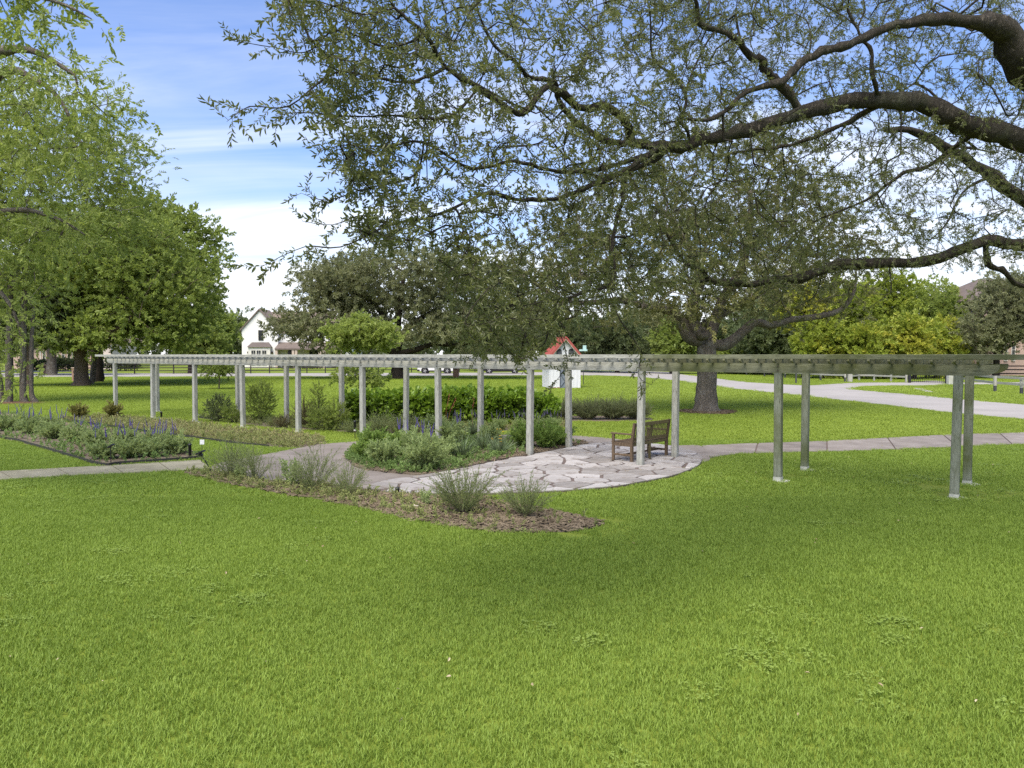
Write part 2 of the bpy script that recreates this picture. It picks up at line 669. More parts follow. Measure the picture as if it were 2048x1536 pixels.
sheet('culvert_slab', CULVERT, 0.03, M['road'], 0.05)

# ------------------------------------------------------------------ footpath in slabs
PATH_LOOP = outline([(428, 931), (470, 921), (535, 909), (634, 891), (723, 883), (800, 876), (880, 872.5), (960, 871), (1050, 871), (1143, 872.5), (1177, 874), (1239, 880),
                     (1300, 888), (1345, 892.5), (1400, 892.5), (1420, 917), (1400, 928), (1300, 950), (1100, 975), (900, 986), (800, 987), (720, 978), (640, 968), (560, 964), (480, 955), (436, 945), (425, 940)], 4)
path = sheet('path', PATH_LOOP, 0.022, M['path'], 0.06)


def slab_run(up, lo, cuts, parent, mat, z=0.024):
    """a run of concrete slabs between two edges, cut across at the given fractions"""
    up = smooth_line([G(x, y)[:2] for x, y in up], 8)
    lo = smooth_line([G(x, y)[:2] for x, y in lo], 8)

    def at(P, t):
        s = np.r_[0, np.cumsum(np.linalg.norm(np.diff(P, axis=0), axis=1))]
        return np.array([np.interp(t * s[-1], s, P[:, k]) for k in (0, 1)])
    for a, b in zip(cuts[:-1], cuts[1:]):
        g_ = 0.0012
        ts = np.linspace(a + g_, b - g_, 7)
        q = np.array([at(up, t) for t in ts] + [at(lo, t) for t in ts[::-1]])
        o = sheet('slab', q, z, mat, 0.06, parent)
    return np.array([at(up, t) for t in np.linspace(0, 1, 30)] + [at(lo, t) for t in np.linspace(1, 0, 30)])


PATH_R = slab_run([(1402, 892.3), (1500, 888), (1600, 885), (1750, 878), (1900, 870.5), (2048, 866), (2500, 852)],
                  [(1421, 917), (1450, 911.5), (1500, 908), (1600, 905), (1750, 901), (1900, 895), (2048, 888.5), (2500, 869)],
                  [0, 0.085, 0.19, 0.295, 0.40, 0.50, 0.60, 0.70, 0.80, 0.9, 1.0], path, M['path'])
PATH_L = slab_run([(-600, 972), (-250, 956), (0, 944), (150, 936), (230, 932), (330, 925.5), (400, 921), (427, 930)][0:7],
                  [(-600, 1000), (-250, 976), (0, 961), (150, 952), (300, 945.5), (380, 941), (424, 939)],
                  [0, 0.2, 0.38, 0.55, 0.67, 0.79, 0.9, 1.0], path, M['path_left'])
sub = MB()
for P in (PATH_R, PATH_L):
    k = len(P)
    sub.add([(p[0], p[1], 0.006) for p in P], [tuple(range(k))])
o = sub.build('path_bed', M['joint'], path)

ISLAND = outline([(694, 916), (701, 928), (716, 938), (765, 946), (829, 952), (870, 949.5), (928, 938), (989, 924), (1078, 908.5), (1136, 896.5), (1176, 890), (1160, 884),
                  (1100, 880), (1000, 879), (900, 880), (800, 886), (740, 893), (705, 904)], 4)
PATIO = outline([(869, 951), (929, 939.5), (990, 925.5), (1079, 910), (1138, 898), (1182, 891), (1240, 886), (1300, 889.5), (1345, 896), (1380, 903.5), (1402, 914), (1404, 925), (1390, 938), (1350, 953),
                 (1300, 964), (1230, 976), (1150, 983), (1060, 988), (980, 990.5), (900, 991), (820, 990), (750, 984), (738, 976), (770, 966), (820, 958)], 4)
FRONT_BED = outline([(372, 946), (424, 944), (480, 957), (560, 967), (640, 971), (720, 981), (760, 987), (820, 992), (900, 994), (960, 995), (1000, 1004), (1060, 1014), (1130, 1030), (1180, 1040), (1203, 1048),
                     (1180, 1058), (1100, 1066), (1000, 1065), (930, 1058), (850, 1045), (760, 1025), (680, 1008), (580, 990), (480, 972), (420, 959)], 4)
SALVIA_BED = outline([(-250, 830), (0, 877), (60, 891), (130, 911), (205, 932), (240, 929), (330, 922.5), (398, 917), (392, 908), (360, 886), (310, 868), (250, 860), (180, 851), (120, 843), (60, 834), (0, 824), (-250, 795)], 4)
WEED_BED = outline([(123, 840), (182, 836.5), (234, 835.5), (290, 840.5), (390, 850), (470, 860), (560, 869), (625, 876), (655, 883), (635, 891), (580, 897), (538, 894), (484, 889), (431, 882), (359, 872), (247, 857)], 4)
BACK_BED = outline([(398, 836), (430, 834), (520, 838), (640, 841), (760, 842), (900, 842), (1040, 841), (1120, 841), (1135, 850), (1110, 858), (1000, 862), (900, 866), (800, 869), (730, 868), (690, 864), (620, 860), (540, 855), (470, 847)], 4)
FEATHER_BED = outline([(1050, 833), (1150, 832), (1270, 833), (1300, 837), (1290, 842), (1150, 843), (1060, 842)], 4)
OAK2_RING = np.array([G(1413, 824)[:2] + np.array([math.cos(a), math.sin(a)]) * (1.28 + .12 * math.sin(3 * a)) for a in np.linspace(0, 6.283, 26)[:-1]])

sheet('garden_bed', ISLAND, 0.05, M['soil'], 0.06)
sheet('garden_bed', FRONT_BED, 0.014, M['soil'], 0.03)
sheet('garden_bed', SALVIA_BED, 0.018, M['soil'], 0.03)
sheet('garden_bed', WEED_BED, 0.014, M['soil'], 0.03)
sheet('garden_bed', BACK_BED, 0.014, M['soil'], 0.03)
sheet('garden_bed', FEATHER_BED, 0.014, M['soil'], 0.03)
sheet('tree_mulch', OAK2_RING, 0.03, mottled('red_mulch', [(0.3, (0.07, 0.035, 0.022)), (0.7, (0.17, 0.085, 0.05))], 8, 0.95, 40, 0.8, 0.03), 0.05)


def edging(label, px, group=None):
    P = smooth_line([G(x, y) for x, y in px], 5)
    mb = MB()
    for a, b in zip(P[:-1], P[1:]):
        mb.bar(a + (0, 0, .04), b + (0, 0, .04), 0.016, 0.075)
    return tag(mb.build('bed_edging', M['edging']), label, 'edging', group)


edging('dark steel edging along the lawn side of the purple salvia bed', [(-250, 829), (0, 876.5), (60, 890.5), (130, 911), (203, 932), (240, 929.5), (330, 923.5), (397, 918)])
edging('dark steel edging along the front of the weedy bed', [(123, 841), (247, 858), (359, 873), (431, 883), (484, 890), (538, 895)])
edging('dark steel edging along the back of the weedy bed', [(123, 839.5), (182, 836), (234, 835), (290, 840), (390, 849.5)])
edging('short dark steel edging at the tip of the shrub bed', [(398, 836), (430, 841), (470, 847)])

# ------------------------------------------------------------------ flagstones
patio = sheet('patio', PATIO, 0.034, M['joint'], 0.06)


def clip(poly, n, d):
    """part of polygon with p.n <= d"""
    out = []
    for i in range(len(poly)):
        a, b = poly[i - 1], poly[i]
        da, db = a @ n - d, b @ n - d
        if (da <= 0) != (db <= 0):
            out.append(a + (b - a) * (da / (da - db)))
        if db <= 0:
            out.append(b)
    return out


def warp(p):
    x, y = p
    return np.array([x + 0.06 * math.sin(3.1 * y + 1.3 * x) + .03 * math.sin(7.7 * y + 2), y + 0.06 * math.sin(2.7 * x + 1.9 * y + 1) + .03 * math.sin(8.3 * x)])


lo, hi = PATIO.min(0), PATIO.max(0)
seeds = []
tries = 0
r2 = np.random.default_rng(21)
while tries < 6000:
    tries += 1
    p = lo - .4 + (hi - lo + .8) * r2.random(2)
    md = 0.48 + 0.24 * r2.random()
    if all(abs((p - q)[0]) / 1.25 + abs((p - q)[1]) * 1.0 > md or np.linalg.norm((p - q) / (1.25, .95)) > md for q in seeds):
        seeds.append(p)
seeds = np.array(seeds)
n_stone = 0
for i, s in enumerate(seeds):
    cell = [s + np.array(q) for q in ((-2, -2), (2, -2), (2, 2), (-2, 2))]
    near = np.argsort(np.linalg.norm(seeds - s, axis=1))[1:18]
    gap = 0.022 + 0.018 * r2.random()
    for j in near:
        n = seeds[j] - s
        ln = np.linalg.norm(n)
        n = n / ln
        cell = clip(cell, n, ((s + seeds[j]) / 2) @ n - gap)
        if len(cell) < 3:
            break
    if len(cell) < 3:
        continue
    # finer edges, gently bent so that joints are not straight
    fine = []
    for k in range(len(cell)):
        a, b = cell[k], cell[(k + 1) % len(cell)]
        m_ = max(1, int(np.linalg.norm(b - a) / 0.22))
        for t in range(m_):
            fine.append(a + (b - a) * t / m_)
    fine = np.array([warp(p) for p in fine])
    # cells that cross the edge are cut by the patio outline
    ins = inside(fine, PATIO)
    if not ins.any():
        continue
    if not ins.all():
        c = fine.mean(0)
        sub_poly = [p for p in PATIO]
        hull = fine
        ar = 0.5 * np.sum(hull[:, 0] * np.roll(hull[:, 1], -1) - np.roll(hull[:, 0], -1) * hull[:, 1])
        if ar < 0:
            hull = hull[::-1]
        # clip the outline by the straight cell (convex)
        cc = np.array([warp(p) for p in cell])
        a_ = 0.5 * np.sum(cc[:, 0] * np.roll(cc[:, 1], -1) - np.roll(cc[:, 0], -1) * cc[:, 1])
        if a_ < 0:
            cc = cc[::-1]
        for k in range(len(cc)):
            e = cc[(k + 1) % len(cc)] - cc[k]
            n = np.array([e[1], -e[0]]) / (np.linalg.norm(e) + 1e-9)
            sub_poly = clip(sub_poly, n, cc[k] @ n)
            if len(sub_poly) < 3:
                break
        if len(sub_poly) < 3:
            continue
        fine = np.array(sub_poly)
    ar = 0.5 * np.sum(fine[:, 0] * np.roll(fine[:, 1], -1) - np.roll(fine[:, 0], -1) * fine[:, 1])
    if abs(ar) < 0.02:
        continue
    if ar < 0:
        fine = fine[::-1]
    c = fine.mean(0)
    k = len(fine)
    zt = 0.050 + 0.006 * r2.random()
    tx, ty = r2.normal(size=2) * 0.006
    inn = c + (fine - c) * (1 - 0.012 / (np.linalg.norm(fine - c, axis=1, keepdims=True) + .05))
    v = [(p[0] - c[0], p[1] - c[1], 0.030) for p in fine] + [(p[0] - c[0], p[1] - c[1], zt - .007) for p in fine] + [(p[0] - c[0], p[1] - c[1], zt + tx * (p - c)[0] + ty * (p - c)[1]) for p in inn]
    f = [tuple(range(2 * k, 3 * k))]
    for a in range(2):
        f += [(a * k + q, a * k + (q + 1) % k, (a + 1) * k + (q + 1) % k, (a + 1) * k + q) for q in range(k)]
    mb = MB()
    mb.add(v, f)
    st = mb.build('flagstone', M['stone'], patio)
    st.location = (c[0], c[1], 0)
    n_stone += 1

# ================================================================== lawn
NO_GRASS = [ROAD, PATH_LOOP, PATH_R, PATH_L, PATIO, ISLAND, FRONT_BED, SALVIA_BED, WEED_BED, BACK_BED, FEATHER_BED, OAK2_RING, SIDE_DRIVE, CULVERT]
M['grass'] = leaf_mat('grass_blade', GRASS_A, GRASS_B, 0.35, 0.55, 0.25)
M['grass_far'] = leaf_mat('grass_blade_far', (0.17, 0.24, 0.03), (0.30, 0.38, 0.062), 0.35, 0.6, 0.2)
M['clover'] = leaf_mat('clover_leaf', (0.145, 0.215, 0.034), (0.275, 0.36, 0.075), 0.3, 0.5, 0.3)


def grass_tuft(name, seed, n, size, h0, h1, w, mat):
    r = np.random.default_rng(seed)
    mb = MB()
    V, F = [], []
    for i in range(n):
        p = (r.random(2) - .5) * size
        a = r.random() * 6.283
        h = h0 + (h1 - h0) * r.random() ** 1.4
        lean = math.radians(12 + 50 * r.random())
        d = np.array([math.cos(a), math.sin(a), 0])
        s = np.array([-math.sin(a + r.normal() * .5), math.cos(a + r.normal() * .5), 0])
        ww = w * (.6 + .7 * r.random())
        b0 = np.array([p[0], p[1], 0])
        b1 = b0 + d * h * .45 * math.sin(lean * .55) + np.array([0, 0, h * .5 * math.cos(lean * .55)])
        b2 = b1 + d * h * .6 * math.sin(lean) + np.array([0, 0, h * .5 * math.cos(lean)])
        k = len(V)
        V += [b0 - s * ww * .4, b0 + s * ww * .4, b1 + s * ww * .5, b1 - s * ww * .5, b2]
        F += [(k, k + 1, k + 2, k + 3), (k + 3, k + 2, k + 4)]
    mb.add(V, F)
    return bpy.data.objects.new(name, mb.mesh(name, mat))


def clover_patch(name, seed, mat):
    r = np.random.default_rng(seed)
    mb = MB()
    for i in range(34):
        p = np.r_[(r.random(2) - .5) * .3, .025 + .035 * r.random()]
        for k in range(3):
            a = r.random() * .8 + k * 2.1
            v, f = leaf_shape(.017, .016, .1, .05)
            R = rot_to((math.cos(a), math.sin(a), .25 * r.normal()), 0)
            mb.add(v @ R.T + p, f)
    return bpy.data.objects.new(name, mb.mesh(name, mat))


near_src = [grass_tuft('tuft_a%d' % k, 100 + k, 150, .24, .028, .066, .0054, M['grass']) for k in range(5)] + [clover_patch('clover_%d' % k, 130 + k, M['clover']) for k in range(2)]
far_src = [grass_tuft('tuft_b%d' % k, 110 + k, 150, .24, .03, .062, .0052, M['grass_far']) for k in range(4)]


def lawn_points(y0, y1, sp, margin=2.0):
    P = []
    y = y0
    while y < y1:
        hw = 0.70 * y + margin
        n = int(2 * hw / sp)
        x = (np.arange(n) + .5) / n * 2 * hw - hw
        P.append(np.c_[x, np.full(n, y)])
        y += sp
    P = np.concatenate(P)
    P += (rng.random(P.shape) - .5) * sp * .9
    keep = np.ones(len(P), bool)
    for poly in NO_GRASS:
        keep &= ~inside(P, poly)
    # worn spots by the end posts and at the bed's tip
    for (wx, wy), wr, pr in ((G(1930, 985)[:2], 1.0, .75), (G(1195, 1052)[:2], .75, .7), (G(1580, 955)[:2], .5, .6), (G(60, 800)[:2], 2.5, .4)):
        dd = np.linalg.norm(P - (wx, wy), axis=1)
        keep &= ~((dd < wr * (.6 + .6 * wave_noise(P, .25, 2))) & (rng.random(len(P)) < pr))
    return P[keep]


def lawn(name, key, src, zones, clover=False):
    pos, rot, scl, tint, var = [], [], [], [], []
    for y0, y1, sp, sxy, sz in zones:
        P = lawn_points(y0, y1, sp)
        n = len(P)
        big = wave_noise(P, 3.0, 1)
        mid = wave_noise(P, 0.9, 2)
        pos.append(np.c_[P, np.zeros(n)])
        rot.append(np.c_[np.zeros((n, 2)), rng.random(n) * 6.283])
        k = .8 + .4 * rng.random(n)
        h = sz * (.75 + .35 * mid + .25 * rng.random(n))
        scl.append(np.c_[k * sxy, k * sxy, h])
        tint.append(np.clip(.5 + .7 * (big - .5) + .35 * (mid - .5) + .14 * (rng.random(n) - .5), 0, 1))
        vv = rng.integers(0, 5 if clover else len(src), n)
        if clover:
            cl = (wave_noise(P, .8, 3) > .62) & (rng.random(n) < .05)
            vv = np.where(cl, 5 + rng.integers(0, 2, n), vv)
        var.append(vv)
    return scatter(name, key, src, np.concatenate(pos), np.concatenate(rot), np.concatenate(scl), np.concatenate(tint), kind='stuff', var=np.concatenate(var))


lawn('lawn_grass', 'near', near_src, [(3.0, 13.0, .135, 1.0, 1.0), (13.0, 22.0, .22, 1.45, 1.0)], True)
lawn('lawn_grass', 'far', far_src, [(22.0, 40.0, .36, 2.4, 1.15), (40.0, 100.0, .8, 5.0, 1.5)])

# ================================================================== pergola
def weathered(name, base, light, stain, moss, moss_amt, grain=(4.2, 4.2, .55)):
    """old painted timber: grain, dark streaks, and moss growing in patches"""
    m, N, L, b = nodes_of(name)
    v = coords(N, L, grain)
    v1 = coords(N, L, (1, 1, 1))
    f = noise(N, L, 5.0, 7, 0.65, v)
    r = ramp(N, [(0.3, base), (0.68, light)])
    L.new(f, r.inputs[0])
    s = noise(N, L, 11.0, 6, 0.7, v)
    rs = ramp(N, [(0.50, (0, 0, 0)), (0.68, (1, 1, 1))])
    L.new(s, rs.inputs[0])
    c = mixc(N, L, mmath(N, L, 'MULTIPLY', rs.outputs[0], 0.78), r.outputs[0], stain)
    g_ = N.new('ShaderNodeNewGeometry')
    f2 = noise(N, L, 0.9, 5, 0.6, g_.outputs['Position'])
    rm = ramp(N, [(0.60 - moss_amt, (0, 0, 0)), (0.78 - moss_amt, (1, 1, 1))])
    L.new(f2, rm.inputs[0])
    f3 = noise(N, L, 7.0, 6, 0.7, v1)
    c = mixc(N, L, mmath(N, L, 'MULTIPLY', rm.outputs[0], mmath(N, L, 'ADD', f3, 0.25, True)), c, moss)
    L.new(c, b.inputs['Base Color'])
    b.inputs['Roughness'].default_value = 0.85
    b.inputs['Specular IOR Level'].default_value = 0.2
    bump(N, L, b, s, 0.35, 0.006)
    return m


GREY = dict(base=(0.25, 0.25, 0.215), light=(0.43, 0.43, 0.38), stain=(0.075, 0.07, 0.055))
M['wood'] = weathered('weathered_paint', **GREY, moss=(0.14, 0.15, 0.085), moss_amt=-0.04)
M['wood_x'] = weathered('weathered_paint_lengthwise', **GREY, moss=(0.12, 0.125, 0.08), moss_amt=-0.03, grain=(.6, 5, 5))
M['wood_y'] = weathered('weathered_paint_rafter', **GREY, moss=(0.14, 0.145, 0.06), moss_amt=0.02, grain=(5, .6, 5))
M['mossy'] = weathered('mossy_paint', (0.155, 0.165, 0.125), (0.25, 0.265, 0.205), (0.05, 0.055, 0.03), (0.085, 0.10, 0.03), 0.14)
M['mossy_x'] = weathered('mossy_paint_lengthwise', (0.12, 0.125, 0.08), (0.22, 0.225, 0.155), (0.04, 0.042, 0.025), (0.07, 0.08, 0.025), 0.16, grain=(.6, 5, 5))
M['mossy_y'] = weathered('mossy_paint_rafter', (0.15, 0.145, 0.08), (0.27, 0.26, 0.16), (0.05, 0.05, 0.03), (0.09, 0.09, 0.03), 0.12, grain=(5, .6, 5))
M['white_base'] = mottled('pale_concrete', [(0.3, (0.34, 0.345, 0.29)), (0.7, (0.47, 0.47, 0.41))], 8, 0.9, 40, 0.3, 0.01)

PA, PS, PW = 0.64967, 3.0333, 1.7723
pergola = thing('pergola', 'long weathered grey timber pergola with paired posts and open rafters', 'pergola', (7.681, 13.063, 0), -PA)
post_h, beam_t, raf_t, top_t = 2.135, 2.325, 2.412, 2.497
pm = MB()
pm.bar((0, 0, .07), (0, 0, post_h), .142, .142, .012)
post_me, post_mossy = pm.mesh('post', M['wood']), pm.mesh('post_mossy', M['mossy'])
bm_ = MB()
bm_.bar((0, 0, 0.0), (0, 0, .085), .15, .15, .006)
collar_me = bm_.mesh('post_base', M['white_base'])
bo = MB()
bo.extrude([(.013 * math.cos(q), .013 * math.sin(q)) for q in np.linspace(0, 6.283, 9)[:-1]], 'y', -.012, .0)
bolt_me = bo.mesh('bolt', plain('rusty_bolt', (.09, .06, .045), .7, .4))
fm = MB()
fm.lathe([(0.17, 0.0), (0.165, 0.02), (0.0, 0.022)], 14)
foot_me = fm.mesh('footing', M['white_base'])
for k in range(11):
    for r_ in (0, 1):
        x, y = -PS * k, PW * r_
        jr = (rng.random() - .5) * .06
        o = put('post', post_mossy if k < 2 else post_me, pergola, (x, y, 0), (math.radians(rng.normal() * .35), math.radians(rng.normal() * .35), jr))
        if k < 6 and r_ == 0:
            for dz in (.05, .13):
                put('bolt', bolt_me, o, (0, -.046, post_h + dz))
        on_hard = k in (2, 3)
        if not on_hard:
            put('post_base', collar_me, o)
            put('footing', foot_me, o, (0.05, 0.03, 0), (0, 0, rng.random() * 6))
        else:
            c_ = MB()
            c_.bar((0, 0, 0.0), (0, 0, .075), .140, .140, .012)
            c_.build('post_foot', M['wood'], o)


def beam_profile(x0, x1, round0, round1, t, b):
    P = []
    if round0:
        P += [(x0, t), (x0, t - .05)] + [(x0 + .30 - .30 * math.cos(a), t - .05 - (t - .05 - b) * math.sin(a)) for a in np.linspace(.15, math.pi / 2, 7)]
    else:
        P += [(x0, t), (x0, b)]
    if round1:
        P += [(x1 - .30 + .30 * math.cos(a), t - .05 - (t - .05 - b) * math.sin(a)) for a in np.linspace(math.pi / 2, .15, 7)] + [(x1, t - .05), (x1, t)]
    else:
        P += [(x1, b), (x1, t)]
    return P


for r_ in (0, 1):
    y = PW * r_
    cuts = [(-PS * 10 - .62)] + [-PS * k for k in (8, 6, 4, 2)] + [.62]
    for i, (a, b) in enumerate(zip(cuts[:-1], cuts[1:])):
        mb = MB()
        mb.extrude(beam_profile(a + .003, b - .003, i == 0, i == len(cuts) - 2, beam_t, post_h + .001), 'y', y - .045, y + .045)
        mb.build('beam', M['mossy_x'] if i == len(cuts) - 2 else M['wood_x'], pergola)
tail = .36
rp = [(-tail, raf_t), (-tail, raf_t - .030), (-tail + .025, raf_t - .055), (-tail + .055, raf_t - .066), (-tail + .09, raf_t - .070), (-tail + .13, beam_t + .002),
      (PW + tail - .13, beam_t + .002), (PW + tail - .09, raf_t - .070), (PW + tail - .055, raf_t - .066), (PW + tail - .025, raf_t - .055), (PW + tail, raf_t - .03), (PW + tail, raf_t)]
rb = MB()
rb.extrude(rp[::-1], 'x', -.019, .019)
raf_me, raf_mossy = rb.mesh('rafter', M['wood_y']), rb.mesh('rafter_mossy', M['mossy_y'])
n_raf = 92
for k in range(n_raf):
    x = .33 - k * (PS / 9) + rng.normal() * .008
    put('rafter', raf_mossy if x > -PS * 1.9 + rng.normal() * .5 else raf_me, pergola, (x, rng.normal() * .008, rng.normal() * .0015), (0, 0, rng.normal() * .004))
for y in (-tail + .05, .12, PW / 2, PW - .12, PW + tail - .05):
    cuts = [-PS * 10 - .95 - .1 * rng.random()] + [-PS * k + .17 for k in (8, 6, 4, 2)] + [1.35 + .1 * rng.random()]
    for i, (a, b) in enumerate(zip(cuts[:-1], cuts[1:])):
        mb = MB()
        mb.bar((a + .003, y, (raf_t + top_t) / 2 + .001), (b - .003, y, (raf_t + top_t) / 2 + .001 + rng.normal() * .002), .036, top_t - raf_t, .004)
        mb.build('purlin', M['mossy_x'] if i == 4 else M['wood_x'], pergola)

# ================================================================== bench
M['teak'] = weathered('weathered_teak', (0.085, 0.058, 0.036), (0.165, 0.118, 0.076), (0.055, 0.04, 0.025), (0.10, 0.095, 0.03), 0.06)
M['teak_back'] = weathered('weathered_teak_lichen', (0.085, 0.07, 0.033), (0.16, 0.135, 0.065), (0.055, 0.045, 0.022), (0.10, 0.105, 0.03), 0.12)
bench = thing('bench', 'weathered slatted teak garden bench on the flagstone patio between two pergola posts', 'bench', (G(1262, 928.5)[0], G(1262, 928.5)[1], 0.052), math.radians(48.8))
BL, BDp = 1.62, 0.50


def part(name, mat, parent, *bars, ch=.006):
    mb = MB()
    for p0, p1, w, h in bars:
        mb.bar(p0, p1, w, h, ch)
    return mb.build(name, mat, parent)


for x in (0.03, BL - .03):
    mb = MB()                                        # rear leg leans back above the seat
    mb.extrude([(-.03, 0), (.03, 0), (.032, .40), (-.045, .885), (-.10, .885), (-.03, .40)], 'x', x - .03, x + .03)
    mb.build('rear_leg', M['teak'], bench)
    part('front_leg', M['teak'], bench, ((x, BDp, 0), (x, BDp, .60), .058, .058))
    part('armrest', M['teak'], bench, ((x, -.05, .625), (x, BDp + .06, .625), .07, .034))
    part('side_rail', M['teak'], bench, ((x, .02, .375), (x, BDp, .375), .04, .07))
    part('stretcher', M['teak'], bench, ((x, .02, .14), (x, BDp, .14), .035, .045))
part('centre_leg', M['teak_back'], bench, ((BL / 2, 0.0, 0), (BL / 2, 0.0, .41), .05, .05))
part('centre_leg', M['teak'], bench, ((BL / 2, BDp, 0), (BL / 2, BDp, .40), .05, .05))
part('stretcher', M['teak'], bench, ((.05, .22, .14), (BL - .05, .22, .14), .035, .045))
part('front_rail', M['teak'], bench, ((.06, BDp, .375), (BL - .06, BDp, .375), .03, .075))
part('rear_rail', M['teak_back'], bench, ((.06, .0, .385), (BL - .06, .0, .385), .03, .075))
for i in range(7):
    y = .05 + i * (BDp - .02) / 6.2
    z = .425 - .018 * math.sin(math.pi * i / 6)
    part('seat_slat', M['teak'], bench, ((.005, y, z), (BL - .005, y, z), .056, .022))


def lean(z):
    return .0 - (z - .40) * .155


top = part('top_rail', M['teak_back'], bench, ((.06, lean(.84), .84), (BL - .06, lean(.84), .84), .034, .085))
part('back_rail', M['teak_back'], bench, ((.06, lean(.49), .49), (BL - .06, lean(.49), .49), .032, .065))
part('back_stile', M['teak_back'], bench, ((BL / 2, lean(.5), .5), (BL / 2, lean(.81), .81), .055, .03))
sl = MB()
sl.bar((0, lean(.52), .52), (0, lean(.80), .80), .030, .014, .003)
sl_me = sl.mesh('back_slat', M['teak_back'])
ns = 11
for i in range(ns):
    for s_ in (0, 1):
        x = (.09 + (BL / 2 - .15) * i / (ns - 1)) + s_ * (BL / 2 - .03)
        put('back_slat', sl_me, bench, (x, 0, 0))

# ================================================================== small garden lights and marker
M['black'] = plain('black_plastic', (0.014, 0.014, 0.015), 0.4)
M['white_tag'] = plain('white_plastic', (0.72, 0.72, 0.70), 0.5)
M['frost'] = plain('frosted_lens', (0.45, 0.45, 0.42), 0.3)


def stake_light(label, px, h, head, lens=False, group=None):
    p = G(*px)
    t = thing('path_light', label, 'garden light', (p[0], p[1], 0.0), 0, group)
    mb = MB()
    mb.tube([(0, 0, 0), (0, 0, h - head)], .011, 6)
    mb.build('stake', M['black'], t)
    mb = MB()
    z = h - head
    mb.lathe([(0, z), (.026, z), (.036, z + .03), (.038, h - .05), (.044, h - .045), (.042, h - .01), (.02, h), (0, h)], 12)
    hd = mb.build('lamp_head', M['black'], t, True)
    if lens:
        mb = MB()
        mb.lathe([(.0385, z - .035), (.034, z - .03), (.034, z - .002), (0, z - .001)], 10)
        mb.build('lens', M['frost'], hd)
    return t


stake_light('black stake light with a pale lens beside the curved path and a pergola post', (710, 879), .56, .26, True)
stake_light('stubby black stake light at the end of the purple salvia bed', (380, 917), .36, .29)
stake_light('black stake light on the lawn behind the weedy bed', (323, 842), .36, .22)
stake_light('short black stake light among mulch at the flagstone edge', (795, 992), .16, .13)

p = G(403, 926)
t = thing('plant_marker', 'small white plant marker on a black stake at the path edge', 'plant marker', (p[0], p[1], 0.0))
mb = MB(); mb.tube([(0, 0, 0), (.02, 0, .44)], .006, 6); mb.build('stake', M['black'], t)
mb = MB(); mb.bar((.02, 0, .43), (.021, 0, .54), .10, .006, 0); mb.build('tag', M['white_tag'], t)
p = G(425, 946)
t = thing('solar_light', 'black solar spotlight leaning over on its stake by the path', 'garden light', (p[0], p[1], 0.0))
mb = MB(); mb.tube([(0, 0, 0), (-.24, .02, .40)], .012, 6); mb.build('stake', M['black'], t)
mb = MB(); mb.bar((-.33, .02, .40), (-.18, .02, .47), .17, .035, .006); mb.bar((-.28, .02, .36), (-.22, .02, .40), .07, .06, .01); mb.build('lamp_head', M['black'], t)
p = G(222, 930)
t = thing('solar_light', 'small square black solar light among the salvia leaves', 'garden light', (p[0], p[1], 0.0))
mb = MB(); mb.tube([(0, 0, 0), (0, 0, .42)], .01, 6); mb.build('stake', M['black'], t)
mb = MB(); mb.bar((-.05, 0, .40), (.06, 0, .47), .12, .03, .004); mb.build('lamp_head', M['black'], t)
p = G(829, 1017)
mb = MB()
mb.lathe([(0, 0), (.05, .0), (.065, .02), (.055, .05), (.02, .065), (0, .066)], 8)
o = tag(mb.build('rock', mottled('pale_rock', [(0.3, (0.38, 0.33, 0.26)), (0.7, (0.5, 0.45, 0.38))], 14, .9, 30, .5, .01), smooth=True), 'fist sized pale rock lying in the mulch bed', 'rock')
o.location, o.scale = (p[0], p[1], .012), (1.3, .9, .9)

# ================================================================== shed
M['shed_wall'] = mottled('white_boards', [(0.3, (0.56, 0.56, 0.57)), (0.7, (0.68, 0.68, 0.69))], 3, .7, 20, .15, .004, aniso=(6, 6, 1))
M['shed_door'] = mottled('blue_grey_paint', [(0.3, (0.13, 0.15, 0.18)), (0.7, (0.19, 0.215, 0.25))], 4, .7)
M['shed_dark'] = plain('dark_blue_trim', (0.05, 0.06, 0.085), .6)
M['red'] = mottled('red_painted_metal', [(0.3, (0.28, 0.065, 0.052)), (0.7, (0.36, 0.10, 0.082))], 3, .45)
M['cream'] = plain('cream_trim', (0.66, 0.60, 0.48), .6)
M['dark_vent'] = plain('dark_louvre', (0.028, 0.03, 0.034), .6)
p = G(1130, 776.5)
shed = thing('shed', 'white board shed with red gable roof and crossed blue grey door', 'shed', (p[0], p[1], 0), math.radians(9))
SW, SD, SH, RA = 1.18, 2.6, 2.35, 1.38
mb = MB()
mb.extrude([(-SW, 0), (SW, 0), (SW, SH), (0, SH + RA * .98), (-SW, SH)], 'y', 0.0, SD)
wall = mb.build('wall', M['shed_wall'], shed)
bt = MB()
bt.bar((0, -.012, .02), (0, -.012, SH - .02), .045, .022, .003)
b_me = bt.mesh('batten', M['shed_wall'])
for x in np.linspace(-SW + .03, SW - .03, 10):
    if abs(x) > .42:
        put('batten', b_me, wall, (x, 0, 0))
for y in np.linspace(.2, SD - .05, 9):
    put('batten', b_me, wall, (-SW, y, 0), (0, 0, -math.pi / 2))
